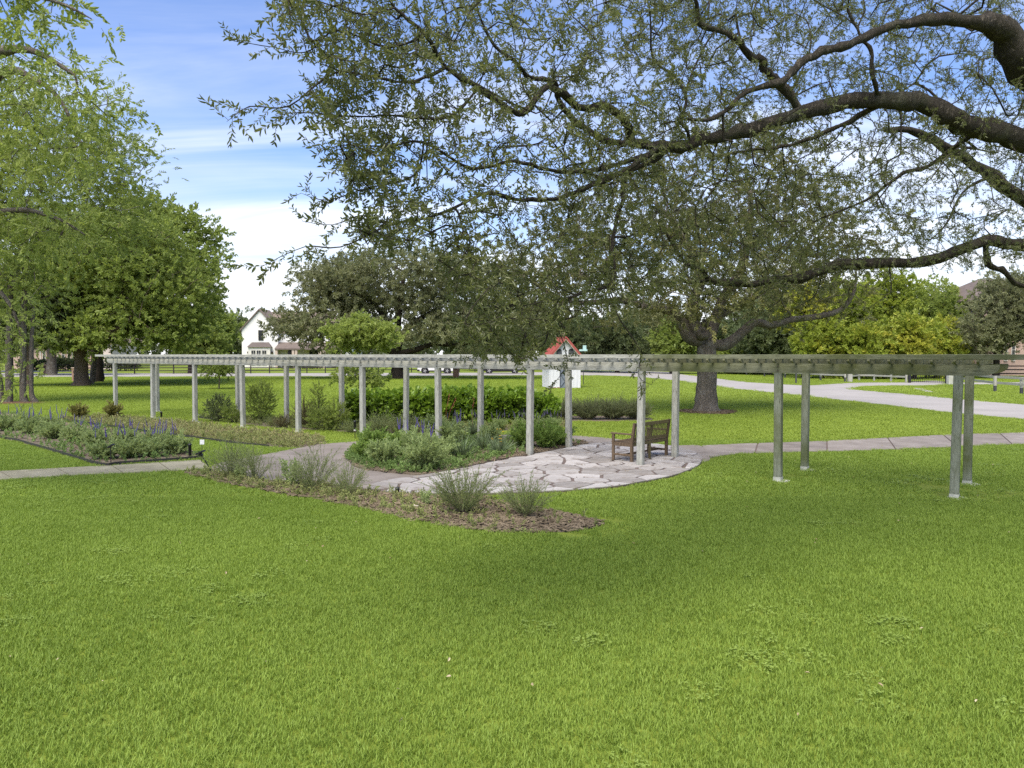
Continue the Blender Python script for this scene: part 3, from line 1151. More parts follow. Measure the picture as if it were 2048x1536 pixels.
for s_ in (-1, 1):
    mb = MB()
    e = np.array([s_ * (SW + .28), SH - .28 * RA / SW])
    mb.extrude([(0, SH + RA), (e[0], e[1]), (e[0], e[1] + .07), (0, SH + RA + .085)][::s_], 'y', -.26, SD + .2)
    rf = mb.build('roof', M['red'], shed)
    mb = MB()
    mb.bar((0.02 * s_, -.275, SH + RA + .01), (e[0], -.275, e[1] + .02), .024, .17, .003)
    mb.build('barge_board', M['red'], rf)
    mb = MB()
    mb.bar((0.02 * s_, -.262, SH + RA - .11), (e[0], -.262, e[1] - .10), .022, .07, .003)
    mb.build('trim_board', M['cream'], rf)
    for q in range(7):
        mb = MB()
        y = -.2 + q * (SD + .35) / 6.2
        mb.bar((0.02 * s_, y, SH + RA + .10), (e[0], y, e[1] + .085), .03, .03, .004)
        mb.build('roof_rib', M['red'], rf)
mb = MB(); mb.lathe([(0, 0), (.05, 0), (.05, .1), (.12, .16), (.15, .26), (.11, .36), (.04, .42), (0, .44)], 12)
f_ = mb.build('finial', plain('pale_pink_ball', (.6, .40, .36), .5), shed, True); f_.location = (-.12, .1, SH + RA + .05)
for s_ in (-1, 1):
    arch = [(-.20, 0), (.20, 0)] + [(.20 * math.cos(a), .36 + .20 * math.sin(a)) for a in np.linspace(0, math.pi, 9)]
    mb = MB(); mb.extrude([(s_ * .45 + x, SH + .02 + z) for x, z in arch], 'y', -.02, .01)
    lv = mb.build('louvre', M['dark_vent'], shed)
    for q in range(6):
        mb = MB(); z = SH + .07 + q * .065
        mb.bar((s_ * .45 - .19, -.03, z), (s_ * .45 + .19, -.03, z + .001), .022, .03, .002)
        mb.build('louvre_blade', plain('louvre_blade', (.16, .165, .17), .6) if q == 0 and s_ == -1 else bpy.data.materials['louvre_blade'], lv)
mb = MB(); mb.box(-.40, .40, -.03, .0, .03, 2.05)
door = mb.build('door', M['shed_door'], shed)
for x in (-.37, .37):
    part('door_stile', M['shed_dark'], door, ((x, -.038, .03), (x, -.038, 2.05), .07, .016), ch=.002)
for z in (.08, 1.02, 2.0):
    part('door_rail', M['shed_door'], door, ((-.33, -.038, z), (.33, -.038, z), .016, .09), ch=.002)
for z0, z1 in ((.13, .97), (1.07, 1.95)):
    for s_ in (-1, 1):
        part('brace', M['shed_dark'], door, ((-.32 * s_, -.040 - .004 * s_, z0), (.32 * s_, -.040 - .004 * s_, z1), .07, .012), ch=.002)
mb = MB(); mb.box(-SW - .02, -.42, -.02, .0, 0, .08); mb.build('rust_edge', plain('rusty_trim', (.2, .07, .04), .8), shed)

p = D(1167, 696, 62.0)
t = thing('birdhouse', 'pale teal box on a thin pole behind the white shed', 'birdhouse', (p[0], 62.0, 0))
mb = MB(); mb.tube([(0, 0, 0), (0, 0, 2.7)], .03, 6); mb.build('pole', M['dark_vent'], t)
mb = MB(); mb.box(-.35, .3, -.15, .15, 2.78, 2.92); mb.box(-.05, .22, -.12, .12, 2.92, 3.25)
mb.build('box', plain('pale_teal', (.38, .55, .52), .6), t)

# ================================================================== fences
M['fence_pale'] = weathered('pale_fence_board', (0.30, 0.29, 0.25), (0.44, 0.425, 0.37), (0.17, 0.16, 0.13), (0.26, 0.25, 0.17), 0.02)
M['fence_foot'] = plain('dark_fence_foot', (.06, .06, .062), .85)
M['fence_dark'] = plain('dark_fence_board', (.032, .027, .024), .8)
M['brick'] = None


def fence(label, posts, h, rails, mat, post_w=.11, rail_h=.13, foot=None):
    o = thing('rail_fence', label, 'fence', (posts[0][0], posts[0][1], 0))
    base = np.array([posts[0][0], posts[0][1], 0])
    pm_, fm_ = MB(), MB()
    pm_.bar((0, 0, 0 if foot is None else .42), (0, 0, h), post_w, post_w, .008)
    fm_.bar((0, 0, 0), (0, 0, .42), post_w * .95, post_w * .95, .008)
    me, fme = pm_.mesh('post', mat), fm_.mesh('post_foot', M['fence_foot'])
    for q in posts:
        po = put('post', me, o, (q[0] - base[0], q[1] - base[1], rng.normal() * .01), (rng.normal() * .015, rng.normal() * .015, 0))
        if foot is not None:
            put('post_foot', fme, po)
    for a, b in zip(posts[:-1], posts[1:]):
        a, b = np.array([a[0], a[1], 0]) - base, np.array([b[0], b[1], 0]) - base
        for z in rails:
            mb = MB()
            d = (b - a) / np.linalg.norm(b - a)
            off = np.array([d[1], -d[0], 0]) * (post_w / 2 + .018)
            off = off if (off[1] < 0) else -off
            mb.bar(a + off + (0, 0, z + rng.normal() * .012), b + off + (0, 0, z + rng.normal() * .012), .034, rail_h, .004)
            mb.build('rail', mat, o)
    return o


def spaced(px, step):
    P = np.array([G(x, y)[:2] for x, y in px])
    s = np.r_[0, np.cumsum(np.linalg.norm(np.diff(P, axis=0), axis=1))]
    n = max(1, round(s[-1] / step))
    return [np.array([np.interp(t, s, P[:, k]) for k in (0, 1)]) for t in np.linspace(0, s[-1], n + 1)]


fence('dark three rail fence running beyond the far road before the white house', spaced([(112, 748.5), (300, 748), (480, 747.3), (690, 746.4), (860, 744.5), (1010, 743)], 2.35), 1.32, (.42, .80, 1.18), M['fence_dark'], .12, .11)
fence('pale two rail fence along the grass verge ending at the driveway pillar', [G(x, y)[:2] for x, y in [(1440, 747), (1465, 748.5), (1493, 750.2), (1529, 753), (1570, 756.2), (1606, 759), (1641, 761.5), (1690, 764)]], 1.10, (.62, .98), M['fence_pale'], .15, .15, foot=1)
fence('pale two rail fence bending in from the pillar to the gate', [G(x, y)[:2] for x, y in [(1703, 762.5), (1718, 761), (1748, 762), (1782, 763.5), (1812, 765)]], 1.05, (.52, .92), M['fence_pale'], .14, .16)
fence('pale two rail fence sloping away from the gate across the lawn', [G(x, y)[:2] for x, y in [(1903, 768), (1945, 776), (1990, 783.5), (2043, 788), (2110, 793), (2190, 799)]], 1.08, (.60, .98), M['fence_pale'], .16, .16, foot=1)
fence('black three rail fence before the brick house', spaced([(1985, 755), (2048, 755.5), (2200, 757)], 3.0), 1.38, (.45, .86, 1.26), M['fence_dark'], .12, .12)

a, b = G(1819, 766), G(1893, 767.5)
gate = thing('gate', 'black iron bar gate across the driveway', 'gate', (a[0], a[1], 0.02), math.atan2((b - a)[1], (b - a)[0]))
gl = float(np.linalg.norm(b - a))
M['iron'] = plain('black_iron', (.012, .012, .013), .5)
for x in (0, gl):
    part('gate_post', M['iron'], gate, ((x, 0, 0), (x, 0, 1.25), .22, .22))
for z in (.12, 1.0):
    part('gate_rail', M['iron'], gate, ((.1, 0, z), (gl - .1, 0, z), .04, .06))
bar_ = MB(); bar_.tube([(0, 0, .06), (0, 0, 1.12)], .014, 5)
bar_me = bar_.mesh('gate_bar', M['iron'])
for x in np.arange(.22, gl - .12, .16):
    put('gate_bar', bar_me, gate, (x, 0, 0))

p = G(1699, 764)
t = thing('gate_pillar', 'stout pale square timber pillar at the fence corner by the driveway', 'pillar', (p[0], p[1], 0))
part('shaft', M['fence_pale'], t, ((0, 0, 0), (0, 0, 1.12), .36, .36), ch=.02)
part('cap', M['fence_pale'], t, ((0, 0, 1.12), (0, 0, 1.17), .42, .42), ch=.02)
p = G(1900, 769)
t = thing('gate_pillar', 'pale round topped stone pillar beside the iron gate', 'pillar', (p[0], p[1], 0))
part('shaft', M['white_base'], t, ((0, 0, 0), (0, 0, .75), .42, .42), ch=.03)
mb = MB(); mb.lathe([(.14, .75), (.16, .85), (.1, 1.0), (.09, 1.15), (.0, 1.22)], 10); mb.build('ball', M['white_base'], t, True)
p = G(1592, 766.5)
t = thing('mailbox_post', 'dark mailbox post standing alone on the grass verge', 'mailbox', (p[0], p[1], 0))
part('post', M['fence_foot'], t, ((0, 0, 0), (0, 0, 1.1), .12, .12))
mb = MB(); mb.box(-.42, .10, -.1, .1, 1.1, 1.3); mb.build('box', M['fence_foot'], t)

# ================================================================== brickwork, houses, vehicles
def brick_mat(name, c1, c2, mortar, scale=1.0):
    m, N, L, b = nodes_of(name)
    t = N.new('ShaderNodeTexCoord')
    sp = N.new('ShaderNodeSeparateXYZ')
    L.new(t.outputs['Object'], sp.inputs[0])
    cb = N.new('ShaderNodeCombineXYZ')
    L.new(mmath(N, L, 'ADD', sp.outputs[0], sp.outputs[1]), cb.inputs[0])
    L.new(sp.outputs[2], cb.inputs[1])
    k = N.new('ShaderNodeTexBrick')
    k.inputs['Scale'].default_value = scale
    k.inputs['Brick Width'].default_value = 0.23
    k.inputs['Row Height'].default_value = 0.075
    k.inputs['Mortar Size'].default_value = 0.008
    k.inputs['Color1'].default_value = (*c1, 1)
    k.inputs['Color2'].default_value = (*c2, 1)
    k.inputs['Mortar'].default_value = (*mortar, 1)
    L.new(cb.outputs[0], k.inputs['Vector'])
    f = noise(N, L, 1.7, 5, .6, t.outputs['Object'])
    L.new(mixc(N, L, mmath(N, L, 'MULTIPLY', f, .5), k.outputs['Color'], (c2[0] * .7, c2[1] * .7, c2[2] * .7)), b.inputs['Base Color'])
    b.inputs['Roughness'].default_value = .9
    bump(N, L, b, k.outputs['Fac'], -.3, .01)
    return m


M['brick'] = brick_mat('brown_brick', (.24, .12, .075), (.32, .17, .11), (.36, .32, .27))
M['brick_pink'] = brick_mat('pink_brick', (.40, .25, .20), (.50, .34, .27), (.50, .45, .40))
M['brick_white'] = brick_mat('white_brick', (.74, .72, .68), (.80, .78, .74), (.70, .68, .64))
M['shingle'] = mottled('brown_shingle', [(.3, (.14, .105, .085)), (.7, (.21, .165, .135))], 3, .9, 20, .4, .02, aniso=(1, 1, 6))
M['metal_roof'] = mottled('brown_metal_roof', [(.3, (.07, .053, .047)), (.7, (.105, .082, .073))], 2, .5)
M['copper'] = mottled('pink_tile_roof', [(.3, (.11, .085, .07)), (.7, (.16, .125, .105))], 2, .7)
M['trim'] = plain('pale_trim', (.62, .59, .53), .6)
M['glass'] = plain('dark_window_glass', (.02, .024, .028), .08, spec=.6, var=.3)
M['column'] = plain('tan_column', (.46, .37, .30), .8)
M['dark_wood'] = plain('dark_timber', (.045, .03, .022), .7)


def window(parent, x0, x1, z0, z1, y, frame, cols=2, rows=3, wmat=None):
    mb = MB(); mb.box(x0, x1, y - .03, y, z0, z1)
    w = mb.build('window', M['glass'], parent)
    mb = MB()
    b_ = .06
    mb.box(x0 - b_, x0, y - .07, y, z0 - b_, z1 + b_); mb.box(x1, x1 + b_, y - .07, y, z0 - b_, z1 + b_)
    mb.box(x0, x1, y - .07, y, z1, z1 + b_); mb.box(x0, x1, y - .09, y, z0 - b_, z0)
    for i in range(1, cols):
        x = x0 + (x1 - x0) * i / cols
        mb.box(x - .02, x + .02, y - .055, y - .03, z0, z1)
    for i in range(1, rows):
        z = z0 + (z1 - z0) * i / rows
        mb.box(x0, x1, y - .054, y - .031, z - .02, z + .02)
    mb.build('frame', frame, w)
    return w


def px_x(x, Y):
    return D(x, 709, Y)[0]


def hip_roof(x0, x1, y0, y1, z0, z1, inset_l, inset_r, depth_top=None):
    ym = (y0 + y1) / 2
    v = [(x0, y0, z0), (x1, y0, z0), (x1, y1, z0), (x0, y1, z0), (x0 + inset_l, ym, z1), (x1 - inset_r, ym, z1),
         (x0, y0, z0 - .18), (x1, y0, z0 - .18), (x1, y1, z0 - .18), (x0, y1, z0 - .18)]
    f = [(0, 1, 5, 4), (1, 2, 5), (2, 3, 4, 5), (3, 0, 4), (6, 7, 1, 0), (7, 8, 2, 1), (8, 9, 3, 2), (9, 6, 0, 3), (9, 8, 7, 6)]
    return v, f


# ---- white house beyond the road
Y0 = 140.0
hx = lambda x: px_x(x, Y0)
hz = lambda y: top_z(y, Y0)
cx = (hx(484) + hx(556)) / 2
house = thing('house', 'tall white brick house with steep front gable and arched porch', 'house', (cx, Y0, 0))
L0, L1 = hx(484) - cx, hx(556) - cx
ze, za = hz(659), hz(620)
mb = MB(); mb.extrude([(L0, 0), (L1, 0), (L1, ze), (0, za - .1), (L0, ze)], 'y', 0, 5.0)
wl_ = mb.build('gable_wall', M['brick_white'], house)
R1 = hx(700) - cx
mb = MB(); mb.box(L0, R1, 1.0, 11, 0, hz(666)); mb.build('wall', M['brick_white'], house)
v, f = hip_roof(L0 - .35, R1 + .4, .7, 11.4, hz(664), za, 1.5, 4.0)
mb = MB(); mb.add(v, f); rf = mb.build('roof', M['shingle'], house)
for s_ in (-1, 1):
    e0 = s_ * (L1 + .35)
    ez = ze - .35 * (za - ze) / L1
    mb = MB(); mb.extrude([(0, za), (e0, ez), (e0, ez + .22), (0, za + .28)][::s_], 'y', -.3, 6.0)
    mb.build('gable_roof', M['shingle'], house)
mb = MB(); mb.box(R1 - 4.2, R1 - 3.2, 5, 6, za - 1, za + 1.4); mb.build('chimney', M['brick_white'], rf)
window(house, hx(518) - cx, hx(526.5) - cx, hz(680), hz(661), -.01, M['dark_wood'], 2, 3)
bx0, bx1 = hx(499.5) - cx, hx(543) - cx
mb = MB(); mb.box(bx0, bx1, -.8, .02, 0, hz(694)); bay = mb.build('bay', M['trim'], house)
mb = MB(); zb, zt = hz(694.5), hz(684.5)
mb.add([(bx0 - .2, -1.05, zb), (bx1 + .2, -1.05, zb), (bx1 + .2, 0, zb), (bx0 - .2, 0, zb), (bx0 + .45, -.02, zt), (bx1 - .45, -.02, zt)], [(0, 1, 5, 4), (1, 2, 5), (3, 0, 4), (3, 2, 1, 0), (2, 3, 4, 5)])
mb.build('bay_roof', M['metal_roof'], bay)
for x in (506, 516.5, 527.5):
    window(house, hx(x) - cx, hx(x + 8) - cx, .6, hz(701), -.81, M['trim'], 2, 4)
for x in (497, 545):
    mb = MB(); mb.box(hx(x - 1.4) - cx, hx(x + 1.4) - cx, -.3, 0, hz(707), hz(703)); mb.build('lantern', M['dark_wood'], house)
px0, px1 = hx(556) - cx, hx(690) - cx
mb = MB(); mb.add([(px0, -2.0, hz(697)), (px1, -2.0, hz(697)), (px1, 1.1, hz(684)), (px0, 1.1, hz(684)), (px0, -2.0, hz(697) - .25), (px1, -2.0, hz(697) - .25), (px1, 1.1, hz(697) - .25), (px0, 1.1, hz(697) - .25)],
             [(0, 1, 2, 3), (4, 5, 1, 0), (5, 6, 2, 1), (7, 4, 0, 3), (7, 6, 5, 4)])
pr = mb.build('porch_roof', M['copper'], house)
for i, x in enumerate((559, 592, 598, 645, 653, 688)):
    mb = MB(); mb.box(hx(x) - cx - .22, hx(x) - cx + .22, -1.9, -1.45, 0, hz(697) - .25); mb.build('porch_column', M['column'], house)
for x in (581, 625, 670):
    r0 = (hx(x + 9) - hx(x - 9)) / 2
    c0 = hx(x) - cx
    mb = MB(); mb.extrude([(c0 - r0, .0), (c0 + r0, 0)] + [(c0 + r0 * math.cos(a), hz(706) + .9 * r0 * math.sin(a)) for a in np.linspace(0, math.pi, 11)], 'y', .9, .99)
    d_ = mb.build('arched_door', M['glass'], house)
    mb = MB(); mb.box(c0 - .06, c0 + .06, .86, .9, 0, hz(701)); mb.build('door_frame', M['dark_wood'], d_)

# ---- brick house behind the trees across the road, west
Y1 = 128.0
hx1 = lambda x: px_x(x, Y1)
hz1 = lambda y: top_z(y, Y1)
bx = hx1(120)
h2 = thing('house', 'low pink brick house with tall narrow windows behind a clipped hedge', 'house', (bx, Y1, 0))
mb = MB(); mb.box(hx1(20) - bx, hx1(186) - bx, 0, 10, 0, 4.6); mb.build('wall', M['brick_pink'], h2)
mb = MB(); mb.box(hx1(186) - bx, hx1(226) - bx, -.6, 8, 0, 4.4); mb.build('garage_wall', plain('pale_pink_render', (.62, .52, .48), .8), h2)
v, f = hip_roof(hx1(16) - bx, hx1(232) - bx, -1.2, 11, 4.6, 9.0, 5, 5)
mb = MB(); mb.add(v, f); mb.build('roof', M['shingle'], h2)
for x in (60, 86, 124.5, 136, 160, 172):
    window(h2, hx1(x) - bx, hx1(x + 4.6) - bx, hz1(722), hz1(703), -.01, M['trim'], 1, 3)
for x in (80, 115, 144, 152):
    mb = MB(); mb.box(hx1(x) - bx, hx1(x + 1.8) - bx, -.06, 0, 0, 4.5); mb.build('pilaster', M['trim'], h2)

# ---- brick house at the east
Y2 = 88.0
hx2 = lambda x: px_x(x, Y2)
hz2 = lambda y: top_z(y, Y2)
bx = hx2(2040)
h3 = thing('house', 'two storey reddish brick house with brown hipped roof behind a dark oak', 'house', (bx, Y2, 0))
mb = MB(); mb.box(hx2(1952) - bx, hx2(2200) - bx, 0, 12, 0, hz2(600)); mb.build('wall', M['brick_pink'], h3)
v, f = hip_roof(hx2(1937) - bx, hx2(2215) - bx, -.8, 13, hz2(600), hz2(548), 4.6, 5)
mb = MB(); mb.add(v, f); mb.build('roof', M['copper'], h3)
for x in (2008, 2023, 2060, 2085):
    window(h3, hx2(x) - bx, hx2(x + 6) - bx, hz2(721), hz2(689), -.01, M['trim'], 1, 3)
    window(h3, hx2(x) - bx, hx2(x + 6) - bx, hz2(650), hz2(622), -.01, M['trim'], 1, 3)


# ---- brick mailbox pillars
def pillar(label, px, w, h):
    p = G(*px)
    t = thing('mailbox_pillar', label, 'mailbox', (p[0], p[1], 0))
    part('shaft', M['brick'], t, ((0, 0, 0), (0, 0, h), w, w), ch=.005)
    part('cap', M['column'], t, ((0, 0, h), (0, 0, h + .07), w + .1, w + .1), ch=.02)
    mb = MB(); mb.box(-.12, .12, -w / 2 - .02, -w / 2, h - .45, h - .2); mb.build('mailbox_door', M['dark_wood'], t)


pillar('brown brick mailbox pillar on the lawn between the parked vehicles', (912, 755), .62, 1.35)
pillar('brown brick mailbox pillar beside the broad oak trunk', (152.5, 762.5), .52, 1.22)
pillar('pale brick pillar by the grey trunk before the pink house', (92, 749), .45, 1.25)


# ---- vehicles
def vehicle(label, x_front, x_rear, ypx, paint, pickup=False, front_left=True):
    pa, pb = G(x_front, ypx), G(x_rear, ypx)
    Ln = 4.85 if not pickup else 5.6
    c = (pa + pb) / 2
    t = thing('parked_car' if not pickup else 'pickup_truck', label, 'car' if not pickup else 'truck', (c[0], c[1] + .95, .02), 0 if front_left else math.pi)
    h = Ln / 2
    W = .93
    wb = .30 * Ln
    if not pickup:
        low = [(-h, .42), (-h + .05, .30), (h - .1, .30), (h, .45), (h, .80), (h - .08, 1.02), (-h + 1.35, 1.06), (-h + .25, .95), (-h + .02, .78)]
        cab = [(-h + 1.30, 1.04), (-h + 2.0, 1.62), (-h + 2.35, 1.70), (h - .75, 1.68), (h - .35, 1.55), (h - .06, 1.02)]
    else:
        low = [(-h, .50), (-h + .06, .38), (h - .06, .38), (h, .52), (h, 1.10), (-h + 1.4, 1.14), (-h + .2, 1.06), (-h, .85)]
        cab = [(-h + 1.35, 1.12), (-h + 2.0, 1.75), (-h + 2.3, 1.82), (h - 2.15, 1.80), (h - 1.75, 1.12)]
    mb = MB()
    mb.extrude(low, 'y', -W, W)
    body = mb.build('body', paint, t)
    bv = body.modifiers.new('soft', 'BEVEL'); bv.width = .06; bv.segments = 2
    mb = MB()
    k = len(cab)
    v = [(x, s_ * (W - .06 - .22 * (z - 1.04) / .7), z) for s_ in (-1, 1) for x, z in cab]
    mb.add(v, [(i, (i + 1) % k, (i + 1) % k + k, i + k) for i in range(k)] + [tuple(range(k - 1, -1, -1)), tuple(range(k, 2 * k))])
    cabo = mb.build('cabin', paint, t)
    # side windows
    for s_ in (-1, 1):
        for xa, xb in ((cab[1][0] - .05, (cab[1][0] + cab[-2][0]) / 2 - .05), ((cab[1][0] + cab[-2][0]) / 2 + .03, cab[-2][0] - .15)):
            yb, yt = s_ * (W - .055 - .22 * .1), s_ * (W - .055 - .22 * .8)
            mb = MB(); mb.add([(xa - .2, yb + .012 * s_, 1.14), (xb + .1, yb + .012 * s_, 1.14), (xb, yt + .012 * s_, cab[2][1] - .12), (xa + .1, yt + .012 * s_, cab[2][1] - .12)], [(0, 1, 2, 3)[::s_ * -1]])
            mb.build('window', M['glass'], t)
    mb = MB(); mb.add([(cab[0][0] - .01, -.72, 1.12), (cab[0][0] - .01, .72, 1.12), (cab[1][0] - .03, .62, cab[1][1]), (cab[1][0] - .03, -.62, cab[1][1])], [(0, 1, 2, 3)]); mb.build('windscreen', M['glass'], t)
    for s_ in (-1, 1):
        mb = MB(); mb.box(-h - .012, -h + .12, s_ * .72 - .16, s_ * .72 + .16, .72, .88); mb.build('headlight', M['frost'], t)
        mb = MB(); mb.box(h - .1, h + .012, s_ * .76 - .1, s_ * .76 + .1, .75, 1.0); mb.build('tail_light', M['red'], t)
    mb = MB(); mb.box(-h - .03, -h + .3, -W - .01, W + .01, .30, .52); mb.build('bumper', M['black'], t)
    mb = MB(); mb.box(-wb, wb, -W - .02, W + .02, .26, .42); mb.build('sill', M['black'], t)
    R = .375
    for sx in (-1, 1):
        for s_ in (-1, 1):
            mb = MB(); mb.lathe([(0, 0), (R + .1, 0), (R + .1, .03), (0, .03)], 24)
            ar = mb.build('wheel_arch', M['black'], t)
            ar.location, ar.rotation_euler = (sx * wb, s_ * (W - .012) - (.0 if s_ > 0 else .0), R + .03), (math.radians(-90 * s_), 0, 0)
            mb = MB(); mb.lathe([(R - .13, 0), (R - .13, .20), (R - .03, .22), (R, .18), (R, .03), (R - .03, 0), (R - .13, 0)], 26)
            w = mb.build('wheel', M['black'], t, True)
            w.location, w.rotation_euler = (sx * wb, s_ * (W - .16), R), (math.radians(-90 * s_), 0, 0)
            mb = MB(); mb.lathe([(0, .02), (R - .12, .02), (R - .125, .19), (R - .15, .20), (R - .16, .08), (0.0, .08)], 20)
            for q in range(5):
                a = q * 2 * math.pi / 5
                mb.bar((.03 * math.cos(a), .03 * math.sin(a), .19), ((R - .14) * math.cos(a), (R - .14) * math.sin(a), .20), .075, .03, 0, 1)
            mb.build('rim', [M['black'], plain('alloy', (.55, .55, .56), .35, .6) if 'alloy' not in bpy.data.materials else bpy.data.materials['alloy']], w)
    return t


vehicle('white sport utility car parked on the road behind the big oak', 836, 908, 747.5, plain('white_car_paint', (.62, .62, .62), .25, 0, .5, .02))
vehicle('dark pickup truck parked on the road behind hanging oak leaves', 961, 1047, 747.5, plain('dark_car_paint', (.02, .02, .022), .25, 0, .5, .02), True)

# ================================================================== trees
def bark_mat(name, lo, hi, scale=6.0, lichen=None):
    m, N, L, b = nodes_of(name)
    v = coords(N, L, (1, 1, .35))
    vo = N.new('ShaderNodeTexVoronoi')
    vo.feature = 'DISTANCE_TO_EDGE'
    vo.inputs['Scale'].default_value = scale * 2.2
    f0 = noise(N, L, scale, 6, .65, v)
    dv = N.new('ShaderNodeVectorMath'); dv.operation = 'ADD'
    cb = N.new('ShaderNodeCombineXYZ')
    for k in range(3):
        L.new(f0, cb.inputs[k])
    L.new(v, dv.inputs[0]); L.new(cb.outputs[0], dv.inputs[1])
    L.new(dv.outputs[0], vo.inputs['Vector'])
    f = mmath(N, L, 'ADD', mmath(N, L, 'MULTIPLY', vo.outputs[0], 1.6), mmath(N, L, 'MULTIPLY', f0, .45), True)
    r = ramp(N, [(.12, lo), (.62, hi)])
    L.new(f, r.inputs[0])
    c = r.outputs[0]
    if lichen:
        f3 = noise(N, L, 2.2, 5, .6, coords(N, L))
        rl = ramp(N, [(.52, (0, 0, 0)), (.68, (1, 1, 1))])
        L.new(f3, rl.inputs[0])
        c = mixc(N, L, mmath(N, L, 'MULTIPLY', rl.outputs[0], .55), c, lichen)
    L.new(c, b.inputs['Base Color'])
    b.inputs['Roughness'].default_value = .95
    b.inputs['Specular IOR Level'].default_value = .15
    bump(N, L, b, f, 1.0, .06)
    return m


M['bark_oak'] = bark_mat('oak_bark', (.022, .018, .013), (.135, .115, .088), 7.0, (.14, .14, .09))
M['bark_grey'] = bark_mat('grey_bark', (.085, .072, .055), (.25, .215, .172), 5.0, (.30, .29, .25))
M['bark_brown'] = bark_mat('brown_bark', (.075, .055, .04), (.22, .17, .13), 5.0)
M['bark_dark'] = bark_mat('dark_bark', (.025, .02, .016), (.075, .06, .048), 5.0)
M['twig'] = plain('twig', (.10, .085, .06), .9)

LF = {
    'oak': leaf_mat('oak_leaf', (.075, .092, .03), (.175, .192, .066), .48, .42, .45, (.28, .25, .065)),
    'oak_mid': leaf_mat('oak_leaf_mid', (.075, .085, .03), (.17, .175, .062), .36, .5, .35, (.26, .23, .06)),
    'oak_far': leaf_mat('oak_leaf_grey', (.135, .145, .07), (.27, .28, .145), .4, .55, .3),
    'elm': leaf_mat('elm_leaf', (.14, .185, .038), (.30, .36, .085), .47, .45, .35, (.40, .44, .12)),
    'fresh': leaf_mat('fresh_leaf', (.14, .19, .042), (.31, .37, .09), .48, .5, .3),
    'yellow': leaf_mat('yellow_leaf', (.13, .18, .025), (.29, .345, .05), .42, .5, .3, (.47, .43, .06)),
    'deep': leaf_mat('deep_green_leaf', (.06, .08, .032), (.155, .19, .075), .36, .5, .3),
}


def sprays(key, mat, n=4, **kw):
    return [make_spray('%s_%d' % (key, i), [LF[mat] if isinstance(mat, str) else mat, M['twig']], seed=hash(key) % 1000 + i if False else sum(map(ord, key)) + i, **kw) for i in range(n)]


SP = {
    'oak': sprays('oak', 'oak', 5, length=.24, nleaf=15, leaf=.056, width=.0185, angle=58, stem=.0022),
    'oak_mid': sprays('oak_mid', 'oak_mid', 4, length=.30, nleaf=16, leaf=.085, width=.034, angle=58, stem=.003),
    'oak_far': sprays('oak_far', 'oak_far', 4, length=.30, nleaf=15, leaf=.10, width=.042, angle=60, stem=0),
    'elm': sprays('elm', 'elm', 5, length=.34, nleaf=15, leaf=.085, width=.036, angle=55, planar=True, stem=.0025, droop=.22),
    'fresh': sprays('fresh', 'fresh', 4, length=.30, nleaf=14, leaf=.11, width=.055, angle=55, stem=0, droop=.08),
    'yellow': sprays('yellow', 'yellow', 4, length=.30, nleaf=14, leaf=.11, width=.055, angle=55, stem=0),
    'deep': sprays('deep', 'deep', 4, length=.30, nleaf=14, leaf=.11, width=.055, angle=55, stem=0),
}


